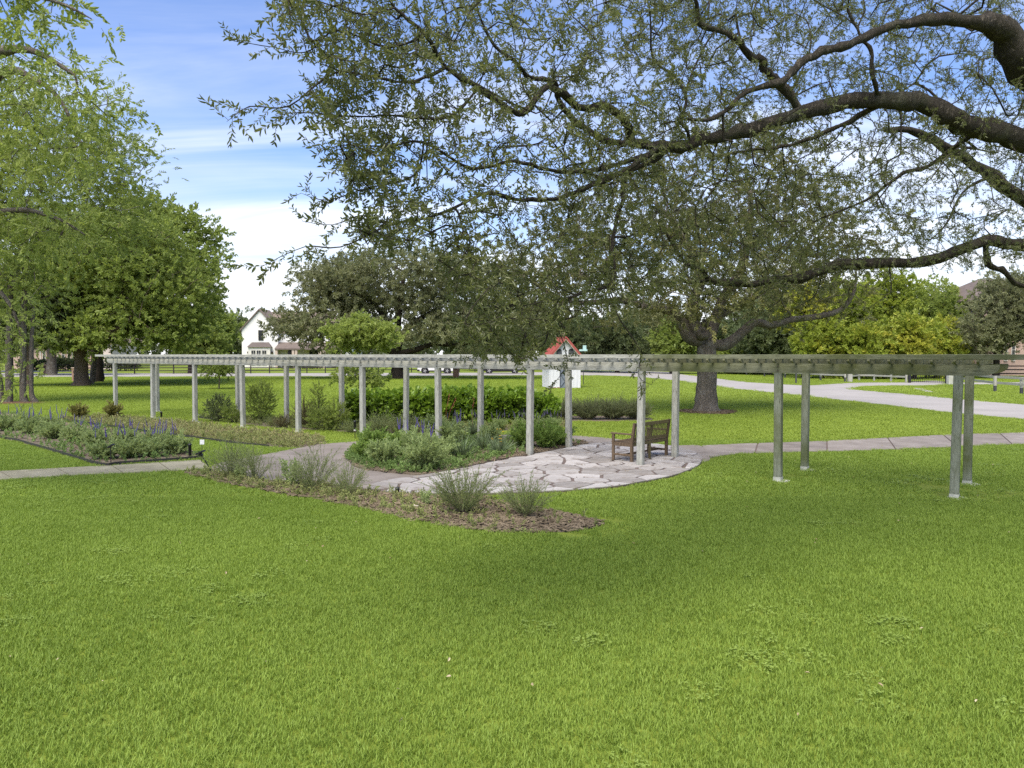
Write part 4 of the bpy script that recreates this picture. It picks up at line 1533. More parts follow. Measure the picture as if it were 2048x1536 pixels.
class Skeleton:
    def __init__(self):
        self.P, self.par, self.R, self.fix = [], [], [], []

    def add(self, p, par, r=0.0):
        self.P.append(np.asarray(p, float)); self.par.append(par); self.R.append(r); self.fix.append(r)
        return len(self.P) - 1

    def line(self, pts, rad, par=-1, per=5, kink=0.0):
        """a drawn limb; starts at node par (or free)"""
        pts = np.asarray(pts, float)
        if par >= 0:
            pts = np.vstack([self.P[par][None], pts])
            rad = [rad[0]] + list(rad) if len(rad) == len(pts) - 1 else rad
        S = smooth_line(pts, per)
        rr = np.interp(np.linspace(0, 1, len(S)), np.linspace(0, 1, len(rad)), rad)
        if kink:
            kk = np.where(rr > .07, kink * .5, kink)
            S = S + rng.normal(size=S.shape) * (rr * kk)[:, None]
            rr = rr * (1 + np.where(rr > .07, .08, .15) * rng.normal(size=len(rr))).clip(.85, 1.25)
        ids = []
        prev = par
        for i, (q, r) in enumerate(zip(S, rr)):
            if par >= 0 and i == 0:
                continue
            prev = self.add(q, prev, r)
            ids.append(prev)
        return ids

    def near(self, p):
        A = np.array(self.P)
        return int(np.argmin(np.linalg.norm(A - np.asarray(p), axis=1)))

    def colonise(self, targets, step, rgen, tip=.004, wob=.12, droop=0.0, lo=0):
        """grow a branch to each target from the nearest wood already there"""
        n0 = len(self.P)
        cap = n0 + int(len(targets) * 14) + 100
        A = np.empty((cap, 3)); A[:n0] = self.P
        cnt = n0
        start = A[lo:n0]
        d0 = np.array([np.min(np.sum((start - t) ** 2, axis=1)) for t in targets])
        ends = []
        for ti in np.argsort(d0):
            t = targets[ti]
            dd = np.sum((A[lo:cnt] - t) ** 2, axis=1)
            j = int(np.argmin(dd)) + lo
            q = A[j]
            L_ = math.sqrt(dd[j - lo])
            m = int(min(10, max(1, round(L_ / step))))
            # leave along the parent's heading, then bend to the target
            pj = self.par[j]
            h = (q - self.P[pj]) if pj >= 0 else (t - q)
            h = h / (np.linalg.norm(h) + 1e-9)
            ctrl = q + h * L_ * .35 + rgen.normal(size=3) * L_ * wob + np.array([0, 0, L_ * .10])
            prev = j
            for k in range(1, m + 1):
                u = k / m
                p = (1 - u) ** 2 * q + 2 * u * (1 - u) * ctrl + u * u * t
                p = p + np.array([0, 0, -droop * L_ * u * u])
                prev = self.add(p, prev, 0.0)
                if cnt < cap:
                    A[cnt] = p; cnt += 1
            ends.append(prev)
        return ends

    def radii(self, tip=.004, ex=2.3):
        n = len(self.P)
        acc = np.zeros(n)
        R = np.zeros(n)
        for i in range(n - 1, -1, -1):
            r = max(acc[i] ** (1 / ex) if acc[i] > 0 else tip, 0)
            if self.fix[i] > 0:
                r = self.fix[i]
            R[i] = r
            p = self.par[i]
            if p >= 0:
                acc[p] += min(r, .9 * (self.fix[p] or 9)) ** ex
        self.R = R
        return R

    def build(self, name, mat, parent, min_r=0.0, sides=(5, 7, 10), origin=(0, 0, 0)):
        n = len(self.P)
        P = np.array(self.P) - np.asarray(origin)
        kids = [[] for _ in range(n)]
        roots = []
        for i, p in enumerate(self.par):
            (kids[p] if p >= 0 else roots).append(i)
        mb = MB()
        stack = [(r, -1) for r in roots]
        while stack:
            i, p = stack.pop()
            chain = [i]
            while kids[chain[-1]]:
                ks = sorted(kids[chain[-1]], key=lambda q: -self.R[q])
                for k in ks[1:]:
                    stack.append((k, chain[-1]))
                chain.append(ks[0])
            idx = chain
            pts = P[idx]
            rr = self.R[idx].copy()
            if p >= 0:
                pts = np.vstack([P[p], pts])
                rr = np.r_[min(self.R[p], rr[0] * 1.25), rr]
            if len(pts) < 2 or rr.max() < min_r:
                continue
            mx = rr.max()
            sd = sides[0] if mx < .02 else sides[1] if mx < .08 else sides[2]
            if mx < .008:
                sd = 3
            mb.tube(pts, rr, sd, 0, mx > .05, .45 if .03 < mx < .25 else (.28 if mx >= .25 else 0))
        return mb.build(name, mat, parent, True)


def blob_targets(blobs, n, rgen, shell=.55, gap=None):
    """points spread through rounded crown masses; blobs: (centre, radii)"""
    vol = np.array([b[1][0] * b[1][1] * b[1][2] for b in blobs]) ** .75
    out = []
    tries = 0
    while len(out) < n and tries < n * 40:
        tries += 1
        b = blobs[rgen.choice(len(blobs), p=vol / vol.sum())]
        d = rgen.normal(size=3); d /= np.linalg.norm(d)
        r = (shell ** 3 + (1 - shell ** 3) * rgen.random()) ** (1 / 3)
        p = np.array(b[0]) + d * r * np.array(b[1])
        if gap and out and np.min(np.linalg.norm(np.array(out) - p, axis=1)) < gap:
            continue
        out.append(p)
    return np.array(out)


def crown(name, key, ends, skel, parent, per, rad, scale, rgen, droop=0.0, flat=.75, tint_c=.5, tint_noise=3.0, origin=(0, 0, 0), light=.35, outward=None, kind=None):
    """leaf sprays gathered round branch ends"""
    E = np.array([skel.P[e] for e in ends])
    Q = np.array([skel.P[skel.par[e]] for e in ends])
    n = len(E)
    dirs = E - Q
    dirs /= np.linalg.norm(dirs, axis=1, keepdims=True) + 1e-9
    pos = np.repeat(E, per, 0)
    hd = np.repeat(dirs, per, 0)
    off = rgen.normal(size=pos.shape) * np.array([1, 1, flat]) * rad * .5
    back = rgen.random((len(pos), 1))
    pos = pos + off - hd * rad * .5 * back
    pos[:, 2] -= droop * rad * rgen.random(len(pos))
    d = off / (np.linalg.norm(off, axis=1, keepdims=True) + 1e-9) * .9 + hd * .8 + rgen.normal(size=pos.shape) * .45
    d[:, 2] -= droop
    cl = np.repeat(rgen.random(n), per)
    tint = tint_c + .5 * (cl - .5) + .6 * (wave_noise(pos, tint_noise, 4) - .5) + .22 * (rgen.random(len(pos)) - .5)
    if light:
        up = off[:, 2] / (rad * flat)
        tint = tint + light * .0 * up
    o = scatter(name, key, SP[key], pos - np.asarray(origin), euler_of(d), scale * (.7 + .6 * rgen.random(len(pos))), np.clip(tint, 0, 1), parent, kind='stuff')
    return o


def simple_tree(label, base, h, blobs, n, key, per, rad, scale, bark, trunk_r, seed, clear=.3, lean=(0, 0), name='tree', group=None, step=.8, limbs=None, droop=.05, tint_c=.5, flare=1.5, trunk_top=None, shell=.5, flat=.75, cat='tree', gap=None):
    """trunk, boughs grown into the crown masses, leaf sprays"""
    rg = np.random.default_rng(seed)
    t = thing(name, label, cat, (base[0], base[1], 0), 0, group)
    B = np.array([base[0], base[1], 0.0])
    sk = Skeleton()
    ht = trunk_top or h * clear
    topp = B + np.array([lean[0], lean[1], ht])
    pts = [B + (0, 0, -.1), B + (lean[0] * .1 + rg.normal() * .03, lean[1] * .1, ht * .12), B + (lean[0] * .45, lean[1] * .45, ht * .5), topp]
    ids = sk.line(pts, [trunk_r * flare, trunk_r * 1.12, trunk_r, trunk_r * .9])
    lo = len(sk.P) - 2
    if limbs:
        for lp, lr in limbs:
            sk.line(lp, lr, ids[-1])
    T = np.concatenate([blob_targets([b], max(3, int(n * k)), rg, shell, gap) for b, k in zip(blobs, np.array([b[1][0] * b[1][1] * b[1][2] for b in blobs]) ** .67 / np.sum(np.array([b[1][0] * b[1][1] * b[1][2] for b in blobs]) ** .67))])
    if not limbs:
        # main boughs first
        for b in blobs:
            c = np.array(b[0])
            mid = topp * .5 + c * .5 + rg.normal(size=3) * .1 * h * .3
            sk.line([mid, c], [trunk_r * .55, trunk_r * .3], ids[-1], 4)
    ends = sk.colonise(T, step, rg, lo=lo)
    sk.radii(.012 * scale ** .5)
    sk.build('trunk', bark, t, .0, origin=B)
    crown('crown', key, ends, sk, t, per, rad, scale, rg, droop, flat, tint_c, h * .3, origin=B)
    return t


def B_(x, y, Y, rx, ry, rz):
    """crown mass given by the photo pixel of its centre, its distance and its half sizes in metres"""
    p = D(x, y, Y)
    return (p, (rx, ry, rz))


# ------------------------------------------------------------------ the overhanging live oak
def overhanging_oak():
    rg = np.random.default_rng(41)
    base = np.array([11.9, 10.6, 0.0])
    t = thing('live_oak', 'large live oak with long limbs reaching out over the lawn', 'tree', tuple(base))
    sk = Skeleton()
    tr = sk.line([base + (0, 0, -.1), base + (-.02, 0, .4), base + (-.05, 0, 1.6), base + (-.1, -.05, 3.0), base + (-.25, -.1, 3.7)], [.85, .62, .52, .50, .46])
    top = tr[-1]

    def limb(pix, rad, par=None, per=4, k=.62):
        rad = [r * k * .88 for r in rad]
        pts = [D(x, y, Y) for x, y, Y in pix]
        pts = [q + rg.normal(size=3) * .04 for q in pts]
        if par is None:
            par = sk.near(pts[0])
        return sk.line(pts, rad, par, per, .26)
    # great arching stem
    limb([(2250, 330, 10.0), (2130, 210, 9.4), (2050, 120, 9.0), (2000, 66, 8.7), (1950, 44, 8.5), (1860, 30, 8.3), (1760, 62, 8.1), (1690, 94, 7.9), (1640, 94, 7.8), (1600, 128, 7.7), (1562, 158, 7.6), (1500, 190, 7.5), (1440, 225, 7.4), (1380, 250, 7.3)],
         [.42, .38, .30, .19, .115, .085, .072, .064, .058, .055, .048, .036, .028, .018], top, k=.78)
    # second stem: the long limb across the picture
    l2 = limb([(2290, 400, 10.3), (2150, 310, 9.6), (2048, 277, 9.2), (1960, 257, 9.0), (1900, 226, 8.8), (1850, 202, 8.7), (1780, 198, 8.6), (1700, 207, 8.5), (1600, 226, 8.3), (1500, 255, 8.1), (1420, 284, 8.0), (1335, 297, 7.8)],
              [.36, .28, .20, .18, .165, .155, .142, .13, .118, .105, .095, .08], top, k=.74)
    e = l2[-1]
    limb([(1280, 280, 7.7), (1250, 238, 7.5), (1206, 215, 7.4), (1151, 199, 7.2), (1100, 191, 7.0), (1049, 210, 6.8), (1018, 206, 6.7), (967, 168, 6.5), (909, 129, 6.3), (850, 66, 6.1), (791, 8, 6.0), (740, -40, 5.9)], [.075, .07, .066, .06, .056, .05, .045, .04, .034, .028, .02, .012], e)
    limb([(1269, 289, 7.8), (1226, 277, 7.7), (1179, 250, 7.5), (1132, 203, 7.4), (1120, 176, 7.3), (1065, 152, 7.1), (1026, 137, 7.0), (990, 94, 6.8), (960, 30, 6.7), (940, -40, 6.6)], [.07, .062, .055, .048, .042, .036, .032, .027, .02, .012], e)
    limb([(1310, 312, 7.6), (1240, 345, 7.4), (1180, 362, 7.2), (1110, 388, 7.0), (1050, 408, 6.8), (985, 400, 6.6), (920, 405, 6.4), (850, 412, 6.2), (770, 440, 6.0), (690, 485, 5.8), (610, 505, 5.7), (533, 521, 5.6)], [.06, .05, .044, .038, .032, .027, .023, .019, .015, .011, .008, .004], e)
    dr = limb([(1300, 330, 7.6), (1262, 365, 7.5), (1234, 406, 7.4), (1222, 459, 7.4), (1213, 508, 7.3), (1196, 564, 7.2), (1146, 590, 7.1), (1108, 631, 7.0), (1084, 678, 6.9), (1060, 715, 6.9)], [.05, .045, .04, .036, .032, .028, .022, .016, .011, .006], e)
    limb([(1240, 640, 7.2), (1262, 700, 7.2), (1275, 745, 7.2), (1288, 765, 7.2)], [.012, .009, .006, .004], sk.near(D(1196, 564, 7.2)))
    limb([(1140, 700, 7.0), (1120, 740, 7.0), (1112, 772, 7.0)], [.010, .007, .004], sk.near(D(1108, 631, 7.0)))
    limb([(1020, 640, 6.9), (960, 690, 6.8), (935, 720, 6.8)], [.012, .008, .004], sk.near(D(1146, 590, 7.1)))
    limb([(1190, 330, 7.2), (1100, 340, 6.9), (1010, 330, 6.6), (930, 320, 6.4), (850, 300, 6.1), (760, 290, 5.9), (690, 280, 5.7), (636, 288, 5.6)], [.04, .034, .028, .023, .018, .013, .009, .004], e)
    # small limbs out to the ragged left edge
    a = sk.near(D(909, 129, 6.3))
    limb([(820, 150, 6.0), (740, 140, 5.8), (660, 150, 5.6), (590, 190, 5.5), (520, 205, 5.4), (452, 238, 5.3)], [.024, .018, .014, .010, .007, .003], a)
    limb([(780, 90, 5.9), (690, 70, 5.7), (600, 100, 5.5), (540, 95, 5.4), (482, 84, 5.3)], [.018, .013, .009, .006, .003], sk.near(D(850, 66, 6.1)))
    limb([(700, 20, 5.7), (620, -10, 5.5), (565, 18, 5.4)], [.012, .008, .003], sk.near(D(791, 8, 6.0)))
    limb([(900, 235, 6.3), (800, 240, 6.0), (700, 230, 5.7), (610, 220, 5.5), (545, 232, 5.4)], [.02, .015, .011, .007, .003], sk.near(D(967, 168, 6.5)))
    limb([(820, 345, 6.1), (740, 370, 5.9), (670, 390, 5.8), (602, 400, 5.7)], [.014, .01, .007, .003], sk.near(D(850, 300, 6.1)))
    limb([(720, 445, 5.9), (660, 450, 5.8), (612, 455, 5.7)], [.010, .007, .003], sk.near(D(770, 440, 6.0)))
    # upper side branches
    limb([(1545, 170, 8.2), (1538, 160, 8.1), (1530, 121, 8.0), (1499, 105, 7.9), (1464, 74, 7.8), (1409, 51, 7.7), (1390, 0, 7.6), (1370, -60, 7.5)], [.09, .08, .07, .062, .055, .046, .036, .02], sk.near(D(1600, 226, 8.3)))
    limb([(1374, 262, 7.8), (1368, 235, 7.75), (1371, 192, 7.7), (1350, 150, 7.6), (1318, 100, 7.5), (1290, 20, 7.4), (1275, -40, 7.4)], [.035, .033, .03, .025, .02, .015, .01], sk.near(D(1385, 290, 7.9)))
    limb([(1395, 140, 7.7), (1420, 75, 7.7), (1470, 20, 7.6)], [.02, .015, .009], sk.near(D(1371, 192, 7.7)))
    limb([(1750, 170, 8.4), (1746, 115, 8.3), (1722, 68, 8.3), (1690, 10, 8.2)], [.045, .04, .034, .02], sk.near(D(1760, 199, 8.6)))
    limb([(1700, 245, 8.8), (1620, 270, 9.0), (1560, 292, 9.1), (1500, 300, 9.2), (1440, 320, 9.3)], [.05, .042, .034, .026, .018], sk.near(D(1780, 198, 8.6)))
    limb([(1860, 320, 9.8), (1800, 345, 10.0), (1730, 400, 10.2), (1640, 450, 10.4), (1560, 500, 10.6)], [.05, .042, .03, .022, .014], sk.near(D(1960, 257, 9.0)))
    # low limb
    l4 = limb([(2300, 500, 12.2), (2150, 505, 11.9), (2048, 498, 11.6), (1960, 489, 11.4), (1850, 515, 11.2), (1700, 540, 10.9), (1600, 553, 10.7), (1500, 561, 10.5), (1430, 561, 10.3), (1400, 545, 10.2), (1362, 512, 10.0), (1336, 472, 9.8)],
              [.24, .17, .125, .108, .105, .10, .085, .065, .05, .045, .034, .02], top, k=.85)
    limb([(1978, 522, 11.4), (2002, 546, 11.5), (2050, 562, 11.6), (2100, 572, 11.8), (2180, 560, 12.0)], [.085, .078, .068, .055, .03], sk.near(D(1960, 489, 11.4)))
    limb([(1380, 562, 10.2), (1330, 560, 10.0), (1290, 535, 9.8)], [.035, .028, .016], sk.near(D(1430, 561, 10.3)))
    for x, y in ((1630, 610), (1560, 620), (1720, 600), (1790, 590)):
        limb([(x - 5, y - 25, 10.9), (x - 22, y, 10.9), (x - 45, y + 22, 10.8)], [.014, .009, .004], sk.near(D(x + 10, 545, 10.9)))
    # grey stem behind
    limb([(2300, 560, 14.5), (2150, 480, 14.2), (2048, 405, 14.0), (1960, 337, 13.7), (1890, 292, 13.5), (1840, 268, 13.2), (1760, 250, 13.0)], [.24, .17, .125, .115, .10, .07, .04], top, k=1.0)
    limb([(1930, 390, 13.6), (1890, 450, 13.2), (1850, 500, 13.0)], [.04, .028, .012], sk.near(D(1990, 360, 13.8)))
    # stems that leave the picture
    for q, r in (((13.5, 9, 7.5), .3), ((14.5, 12.5, 7.0), .26), ((10.5, 7.5, 8.5), .24), ((15, 6.5, 6.0), .22), ((11, 14.5, 8.0), .2), ((7, 6, 8.4), .16)):
        m = sk.P[top] * .45 + np.array(q) * .55 + (0, 0, .6)
        sk.line([m, q], [r, r * .6], top)
    # leaf targets in the view, spread over the photographed canopy
    canopy = np.array([(575, -60), (545, 25), (600, 70), (640, 120), (590, 165), (620, 225), (690, 275), (650, 310), (680, 360), (720, 420), (690, 470), (760, 500), (850, 500), (905, 560), (900, 640), (960, 700), (1050, 725), (1095, 690), (1150, 640),
                       (1260, 610), (1330, 590), (1400, 600), (1500, 590), (1640, 585), (1750, 560), (1900, 540), (2120, 520), (2120, -60)], float)
    T = []
    while len(T) < 4000:
        x, y = 440 + 1700 * rg.random(), -60 + 820 * rg.random()
        if not inside(np.array([[x, y]]), canopy)[0]:
            continue
        # thinner high on the right where the sky shows through
        dens = 1.0
        if x > 1250 and y < 330:
            dens = 1.0
        if x > 1700 and y > 60:
            dens = .98
        if x > 1350 and 330 < y:
            dens = .88
        if x < 1120 and y < 520:
            dens = .54
        if rg.random() > dens / 1.0:
            continue
        Yc = np.interp(x, [440, 700, 1000, 1300, 1600, 2050], [5.3, 5.7, 6.6, 7.8, 9.3, 10.6])
        Y = Yc + (rg.random() - .4) * np.interp(x, [440, 900, 1300, 2050], [.7, 2.0, 3.2, 4.8])
        T.append(D(x, y, Y))
    T = np.array(T)
    nlo = 0
    lo = tr[-1]
    ends = sk.colonise(T, .22, rg, wob=.16, lo=lo + 1)
    # crown outside the picture: shade over the near lawn and the right
    T2 = []
    while len(T2) < 170:
        p = np.array([11.5, 9.5, 7.2]) + (rg.random(3) * 2 - 1) * np.array([10.5, 8.0, 4.2])
        q = (p - [11.5, 9.5, 7.2]) / [10.5, 8.0, 4.2]
        if q @ q > 1 or p[2] < 4.2 or p[1] < 2.2:
            continue
        # keep it out of the view
        v = np.array([p[0], p[1] * _c - (p[2] - EYE) * _s, p[1] * _s + (p[2] - EYE) * _c])
        if abs(v[0] / v[1]) < .72 and v[2] / v[1] < .54:
            continue
        T2.append(p)
    ends2 = sk.colonise(np.array(T2), .5, rg, wob=.15, lo=lo + 1)
    sk.radii(.0032)
    sk.build('trunk', M['bark_oak'], t, 0, (5, 8, 14), origin=base)
    P = np.array(sk.P)
    # sprays: along every thin twig in the view, plus at the ends
    R = np.array(sk.R)
    par = np.array(sk.par)
    pos, dr_ = [], []
    thin = [i for i in range(len(P)) if R[i] < .0105 and par[i] >= 0]
    end_set = set(ends)
    for i in thin:
        if i in ():
            continue
        a, b = P[par[i]], P[i]
        L_ = np.linalg.norm(b - a)
        out = len(P)
        k = (4 if P[i][0] > 1.2 else 3) if i in end_set else (1 if rg.random() < .8 else 2)
        for _ in range(k):
            u = rg.random()
            q = a + (b - a) * u
            pos.append(q)
            h = (b - a) / (L_ + 1e-9)
            dr_.append(h * .75 + rg.normal(size=3) * .55 + np.array([0, 0, -.12]))
    pos, dr_ = np.array(pos), np.array(dr_)
    n = len(pos)
    tint = np.clip(.38 + .45 * (wave_noise(pos, 1.1, 5) - .5) + .3 * (rg.random(n) - .5), 0, 1)
    scatter('crown', 'oak', SP['oak'], pos - base, euler_of(dr_), (.60 + .45 * rg.random(n)) * np.interp(pos[:, 1], [5, 6, 8, 10, 14], [.96, .80, .62, .60, .66]), tint, t, kind='stuff')
    # ball moss on the limbs
    bm = MB()
    for q in range(60):
        d = rg.normal(size=3); d /= np.linalg.norm(d)
        s = np.cross(d, rg.normal(size=3)); s /= np.linalg.norm(s)
        l_ = .05 + .05 * rg.random()
        bm.add([s * .002, -s * .002, d * l_ + np.array([0, 0, -.012])], [(0, 1, 2)])
    moss_me = bm.mesh('ball_moss', plain('grey_moss', (.075, .07, .05), .95))
    for x, y, Y in ((1313, 424, 7.5), (1352, 421, 7.6), (1110, 488, 7.0), (1262, 532, 7.3), (1181, 398, 7.2), (1693, 498, 10.5), (1680, 33, 8.2), (1425, 320, 8.0), (1570, 400, 9.5), (1088, 434, 7.0), (1210, 212, 7.4)):
        put('ball_moss', moss_me, t, D(x, y, Y) - base, (rg.random() * 6, rg.random() * 6, 0), (.8 + .4 * rg.random(),) * 3)
    return n


_n = overhanging_oak()
print('OAK SPRAYS', _n)

# ------------------------------------------------------------------ live oak beyond the patio
b = G(1413, 823)
Yo = b[1]
simple_tree('live oak with a stout flared trunk and crooked limbs beyond the patio', b, 13.5,
            [B_(1330, 520, Yo, 5.0, 4.0, 2.2), B_(1500, 480, Yo, 4.5, 4.5, 3.0), B_(1180, 590, Yo - 1, 3.6, 3.5, 1.6), B_(1240, 430, Yo + 1, 4.2, 4, 2.4), B_(1430, 370, Yo, 4.5, 4.5, 2.6), B_(1640, 440, Yo, 3.6, 4, 2.6), B_(1600, 590, Yo + 1, 2.6, 3, 1.2), B_(1080, 500, Yo, 3.0, 3.5, 1.8), B_(1440, 600, Yo - 1, 3.0, 2.4, .9), B_(1420, 560, Yo - 4, 3.5, 2.0, 1.6)],
            640, 'oak_mid', 11, 1.0, 1.25, M['bark_grey'], .43, 51, trunk_top=3.05, step=.6, flare=1.75, tint_c=.5,
            limbs=[([D(1450, 690, Yo), D(1490, 660, Yo), D(1510, 645, Yo), D(1545, 650, Yo), D(1580, 640, Yo), D(1640, 632, Yo), D(1680, 620, Yo), D(1705, 590, Yo), D(1712, 560, Yo)], [.26, .22, .19, .16, .15, .13, .11, .08, .05]),
                   ([D(1378, 675, Yo), D(1362, 640, Yo), D(1340, 622, Yo), D(1290, 612, Yo), D(1240, 600, Yo), D(1180, 605, Yo), D(1130, 600, Yo), D(1060, 560, Yo)], [.27, .24, .2, .17, .14, .11, .08, .05]),
                   ([D(1392, 660, Yo), D(1385, 610, Yo), D(1400, 560, Yo), D(1380, 500, Yo), D(1340, 430, Yo)], [.27, .24, .2, .16, .1]),
                   ([D(1425, 655, Yo + .6), D(1445, 600, Yo + 1), D(1480, 540, Yo + 1.2), D(1500, 460, Yo + 1), D(1500, 380, Yo + 1)], [.27, .23, .2, .15, .1]),
                   ([D(1410, 650, Yo + .8), D(1560, 560, Yo + 2.5), D(1630, 480, Yo + 3)], [.22, .15, .08])])
# a cut limb's healed knob on the trunk
kb = MB()
kb.lathe([(.0, -.25), (.22, -.2), (.30, 0), (.26, .16), (.15, .2), (.10, .12), (0, .10)], 12)
kn = kb.build('knob', M['bark_grey'], None, True)
ko = [o for o in COL.objects if o.name.startswith('tree')][-1]
kn.parent = ko
kn.location = D(1405, 668, Yo - .35) - np.array([b[0], b[1], 0])
kn.rotation_euler = (math.radians(60), 0, .3)

# ------------------------------------------------------------------ broad oak by the far road
b = G(795, 757.5)
Y = b[1]
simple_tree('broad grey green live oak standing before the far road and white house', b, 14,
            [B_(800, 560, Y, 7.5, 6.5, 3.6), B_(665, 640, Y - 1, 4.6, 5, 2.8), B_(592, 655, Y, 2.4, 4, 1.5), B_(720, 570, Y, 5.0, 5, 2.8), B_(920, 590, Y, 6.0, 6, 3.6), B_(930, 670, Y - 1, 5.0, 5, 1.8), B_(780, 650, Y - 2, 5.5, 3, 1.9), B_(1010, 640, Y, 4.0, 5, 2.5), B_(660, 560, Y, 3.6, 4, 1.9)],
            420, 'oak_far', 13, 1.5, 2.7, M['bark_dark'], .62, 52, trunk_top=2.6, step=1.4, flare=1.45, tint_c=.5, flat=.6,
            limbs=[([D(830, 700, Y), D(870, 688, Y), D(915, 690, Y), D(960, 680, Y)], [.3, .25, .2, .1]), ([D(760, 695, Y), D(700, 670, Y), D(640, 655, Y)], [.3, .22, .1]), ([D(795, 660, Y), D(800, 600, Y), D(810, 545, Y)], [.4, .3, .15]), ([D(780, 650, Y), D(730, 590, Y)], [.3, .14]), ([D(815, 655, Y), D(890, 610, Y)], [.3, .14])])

# ------------------------------------------------------------------ small trees on the lawn
b = G(721, 800)
Y = b[1]
simple_tree('slender young tree with bright yellow green leaves beside the big oak', b, 5.2,
            [B_(725, 665, Y, 1.55, 1.4, .62), B_(690, 668, Y, .9, .9, .45), B_(765, 672, Y, .8, .9, .5), B_(720, 645, Y, .8, .8, .35), B_(705, 748, Y, .7, .7, .32), B_(745, 755, Y, .6, .6, .3), B_(690, 692, Y, .5, .6, .25)],
            150, 'fresh', 13, .5, .95, M['bark_grey'], .05, 53, trunk_top=1.9, step=.35, flare=1.3, tint_c=1.0, name='young_tree')
b = G(439, 778.5)
Y = b[1]
simple_tree('thin staked young tree with sparse leaves on the far lawn', b, 3.6,
            [B_(440, 725, Y, 1.15, 1.0, .7), B_(425, 740, Y, .7, .7, .35), B_(455, 738, Y, .6, .7, .35)],
            55, 'fresh', 8, .45, .9, M['bark_brown'], .045, 54, trunk_top=1.1, step=.35, flare=1.3, tint_c=.25, name='young_tree')

# ------------------------------------------------------------------ trees of the west side
b = G(163, 771.5)
Y = b[1]
simple_tree('big spreading tree with buttressed brown trunk and full green crown', b, 15.5,
            [B_(210, 520, Y, 5.6, 5.0, 4.0), B_(300, 560, Y, 4.6, 4.5, 3.6), B_(150, 600, Y, 4.5, 4, 3.0), B_(360, 600, Y + 2, 3.4, 3.5, 3.2), B_(260, 640, Y - 2, 4.4, 3, 2.0), B_(330, 660, Y, 3.0, 3, 1.5), B_(120, 500, Y, 4.0, 4, 3.5), B_(270, 470, Y + 1, 3.6, 4, 2.2), B_(180, 668, Y - 2, 3.0, 2.4, 1.2)],
            480, 'fresh', 12, 1.15, 1.9, M['bark_brown'], .50, 55, trunk_top=3.3, step=1.1, flare=2.0, tint_c=.55)
b2 = G(195, 764)
Y = b2[1]
simple_tree('tall dark trunked tree close behind the big spreading tree', b2, 16,
            [B_(270, 440, Y, 4.0, 4, 2.8), B_(350, 500, Y, 4.0, 4, 3.4), B_(395, 545, Y, 2.4, 3, 2.6), B_(330, 600, Y, 4.2, 4, 3.0), B_(250, 560, Y, 4, 4, 3)],
            260, 'fresh', 12, 1.3, 2.2, M['bark_dark'], .52, 56, trunk_top=3.8, step=1.3, flare=1.2, tint_c=.28)
b3 = G(184, 768)
Y = b3[1]
simple_tree('slim pale trunk leaning beside the big spreading tree', b3, 10,
            [B_(215, 600, Y, 2.6, 2.5, 2.2), B_(200, 660, Y, 1.8, 1.8, 1.0)], 60, 'fresh', 12, 1.0, 1.9, M['bark_grey'], .18, 57, trunk_top=3.6, lean=(.55, 0), step=1.0, flare=1.2, tint_c=.5)
b4 = G(57, 773)
Y = b4[1]
simple_tree('slim dark green tree with a straight flared trunk on the shaded lawn', b4, 9,
            [B_(80, 620, Y, 3.2, 3, 2.3), B_(60, 560, Y, 3, 3, 2.4), B_(110, 660, Y, 2.6, 2.6, 1.2), B_(20, 640, Y, 2.4, 2.6, 1.6)],
            190, 'deep', 12, 1.1, 2.0, M['bark_brown'], .19, 58, trunk_top=2.6, step=1.0, flare=1.7, tint_c=.6)
b5 = G(104, 750.5)
Y = b5[1]
simple_tree('grey trunked tree across the road before the pink brick house', b5, 13,
            [B_(110, 640, Y, 5.0, 4, 3.0), B_(60, 620, Y, 4.5, 4, 3.5), B_(150, 650, Y, 4, 4, 2.2), B_(20, 660, Y, 4, 4, 2.6)],
            170, 'fresh', 12, 1.6, 2.8, M['bark_grey'], .52, 59, trunk_top=4.2, step=1.5, flare=1.4, tint_c=.2)
b6 = G(22, 806)
Y = b6[1]
rgq = np.random.default_rng(5)
tt = thing('tree', 'cluster of pale leaning trunks with a tall airy crown at the lawn edge', 'tree', (b6[0], b6[1], 0))
sk = Skeleton()
B6 = np.array([b6[0], b6[1], 0])
roots = []
for dx, dy, lx, h_, r_ in ((-.1, 0, .15, 6.5, .16), (.42, .3, .25, 7.5, .15), (-.55, .2, -.9, 6.0, .14), (.75, .5, .1, 5.2, .11), (-.9, -.2, -1.6, 6.0, .12)):
    q = B6 + (dx, dy, 0)
    roots += sk.line([q + (dx * .35, 0, -.1), q + (lx * .1, 0, .5), q + (lx * .5, 0, h_ * .5), q + (lx, .2, h_)], [r_ * 1.7, r_ * 1.05, r_, r_ * .75])
T = np.concatenate([blob_targets([bb], n_, rgq, .35) for bb, n_ in ((B_(60, 330, Y, 5.0, 4.5, 3.6), 120), (B_(150, 400, Y, 3.8, 3.6, 2.8), 80), (B_(110, 240, Y, 4.0, 4, 3.2), 75), (B_(0, 480, Y, 4.2, 4, 3.0), 80), (B_(225, 330, Y, 2.0, 2, 1.6), 32), (B_(40, 570, Y, 2.2, 2, 1.6), 34), (B_(-60, 330, Y, 5, 4, 5.0), 90))])
ends = sk.colonise(T, .8, rgq, lo=0)
sk.radii(.014)
sk.build('trunk', M['bark_grey'], tt, origin=B6)
crown('crown', 'elm', ends, sk, tt, 17, 1.15, 1.15, rgq, .15, .8, .5, 3.0, origin=B6)
mb = MB(); mb.lathe([(1.9, 0.005), (1.3, .03), (.5, .06), (0, .07)], 16)
mo = mb.build('mulch_ring', bpy.data.materials['red_mulch'], tt)
mo.scale = (1.1, .8, 1)

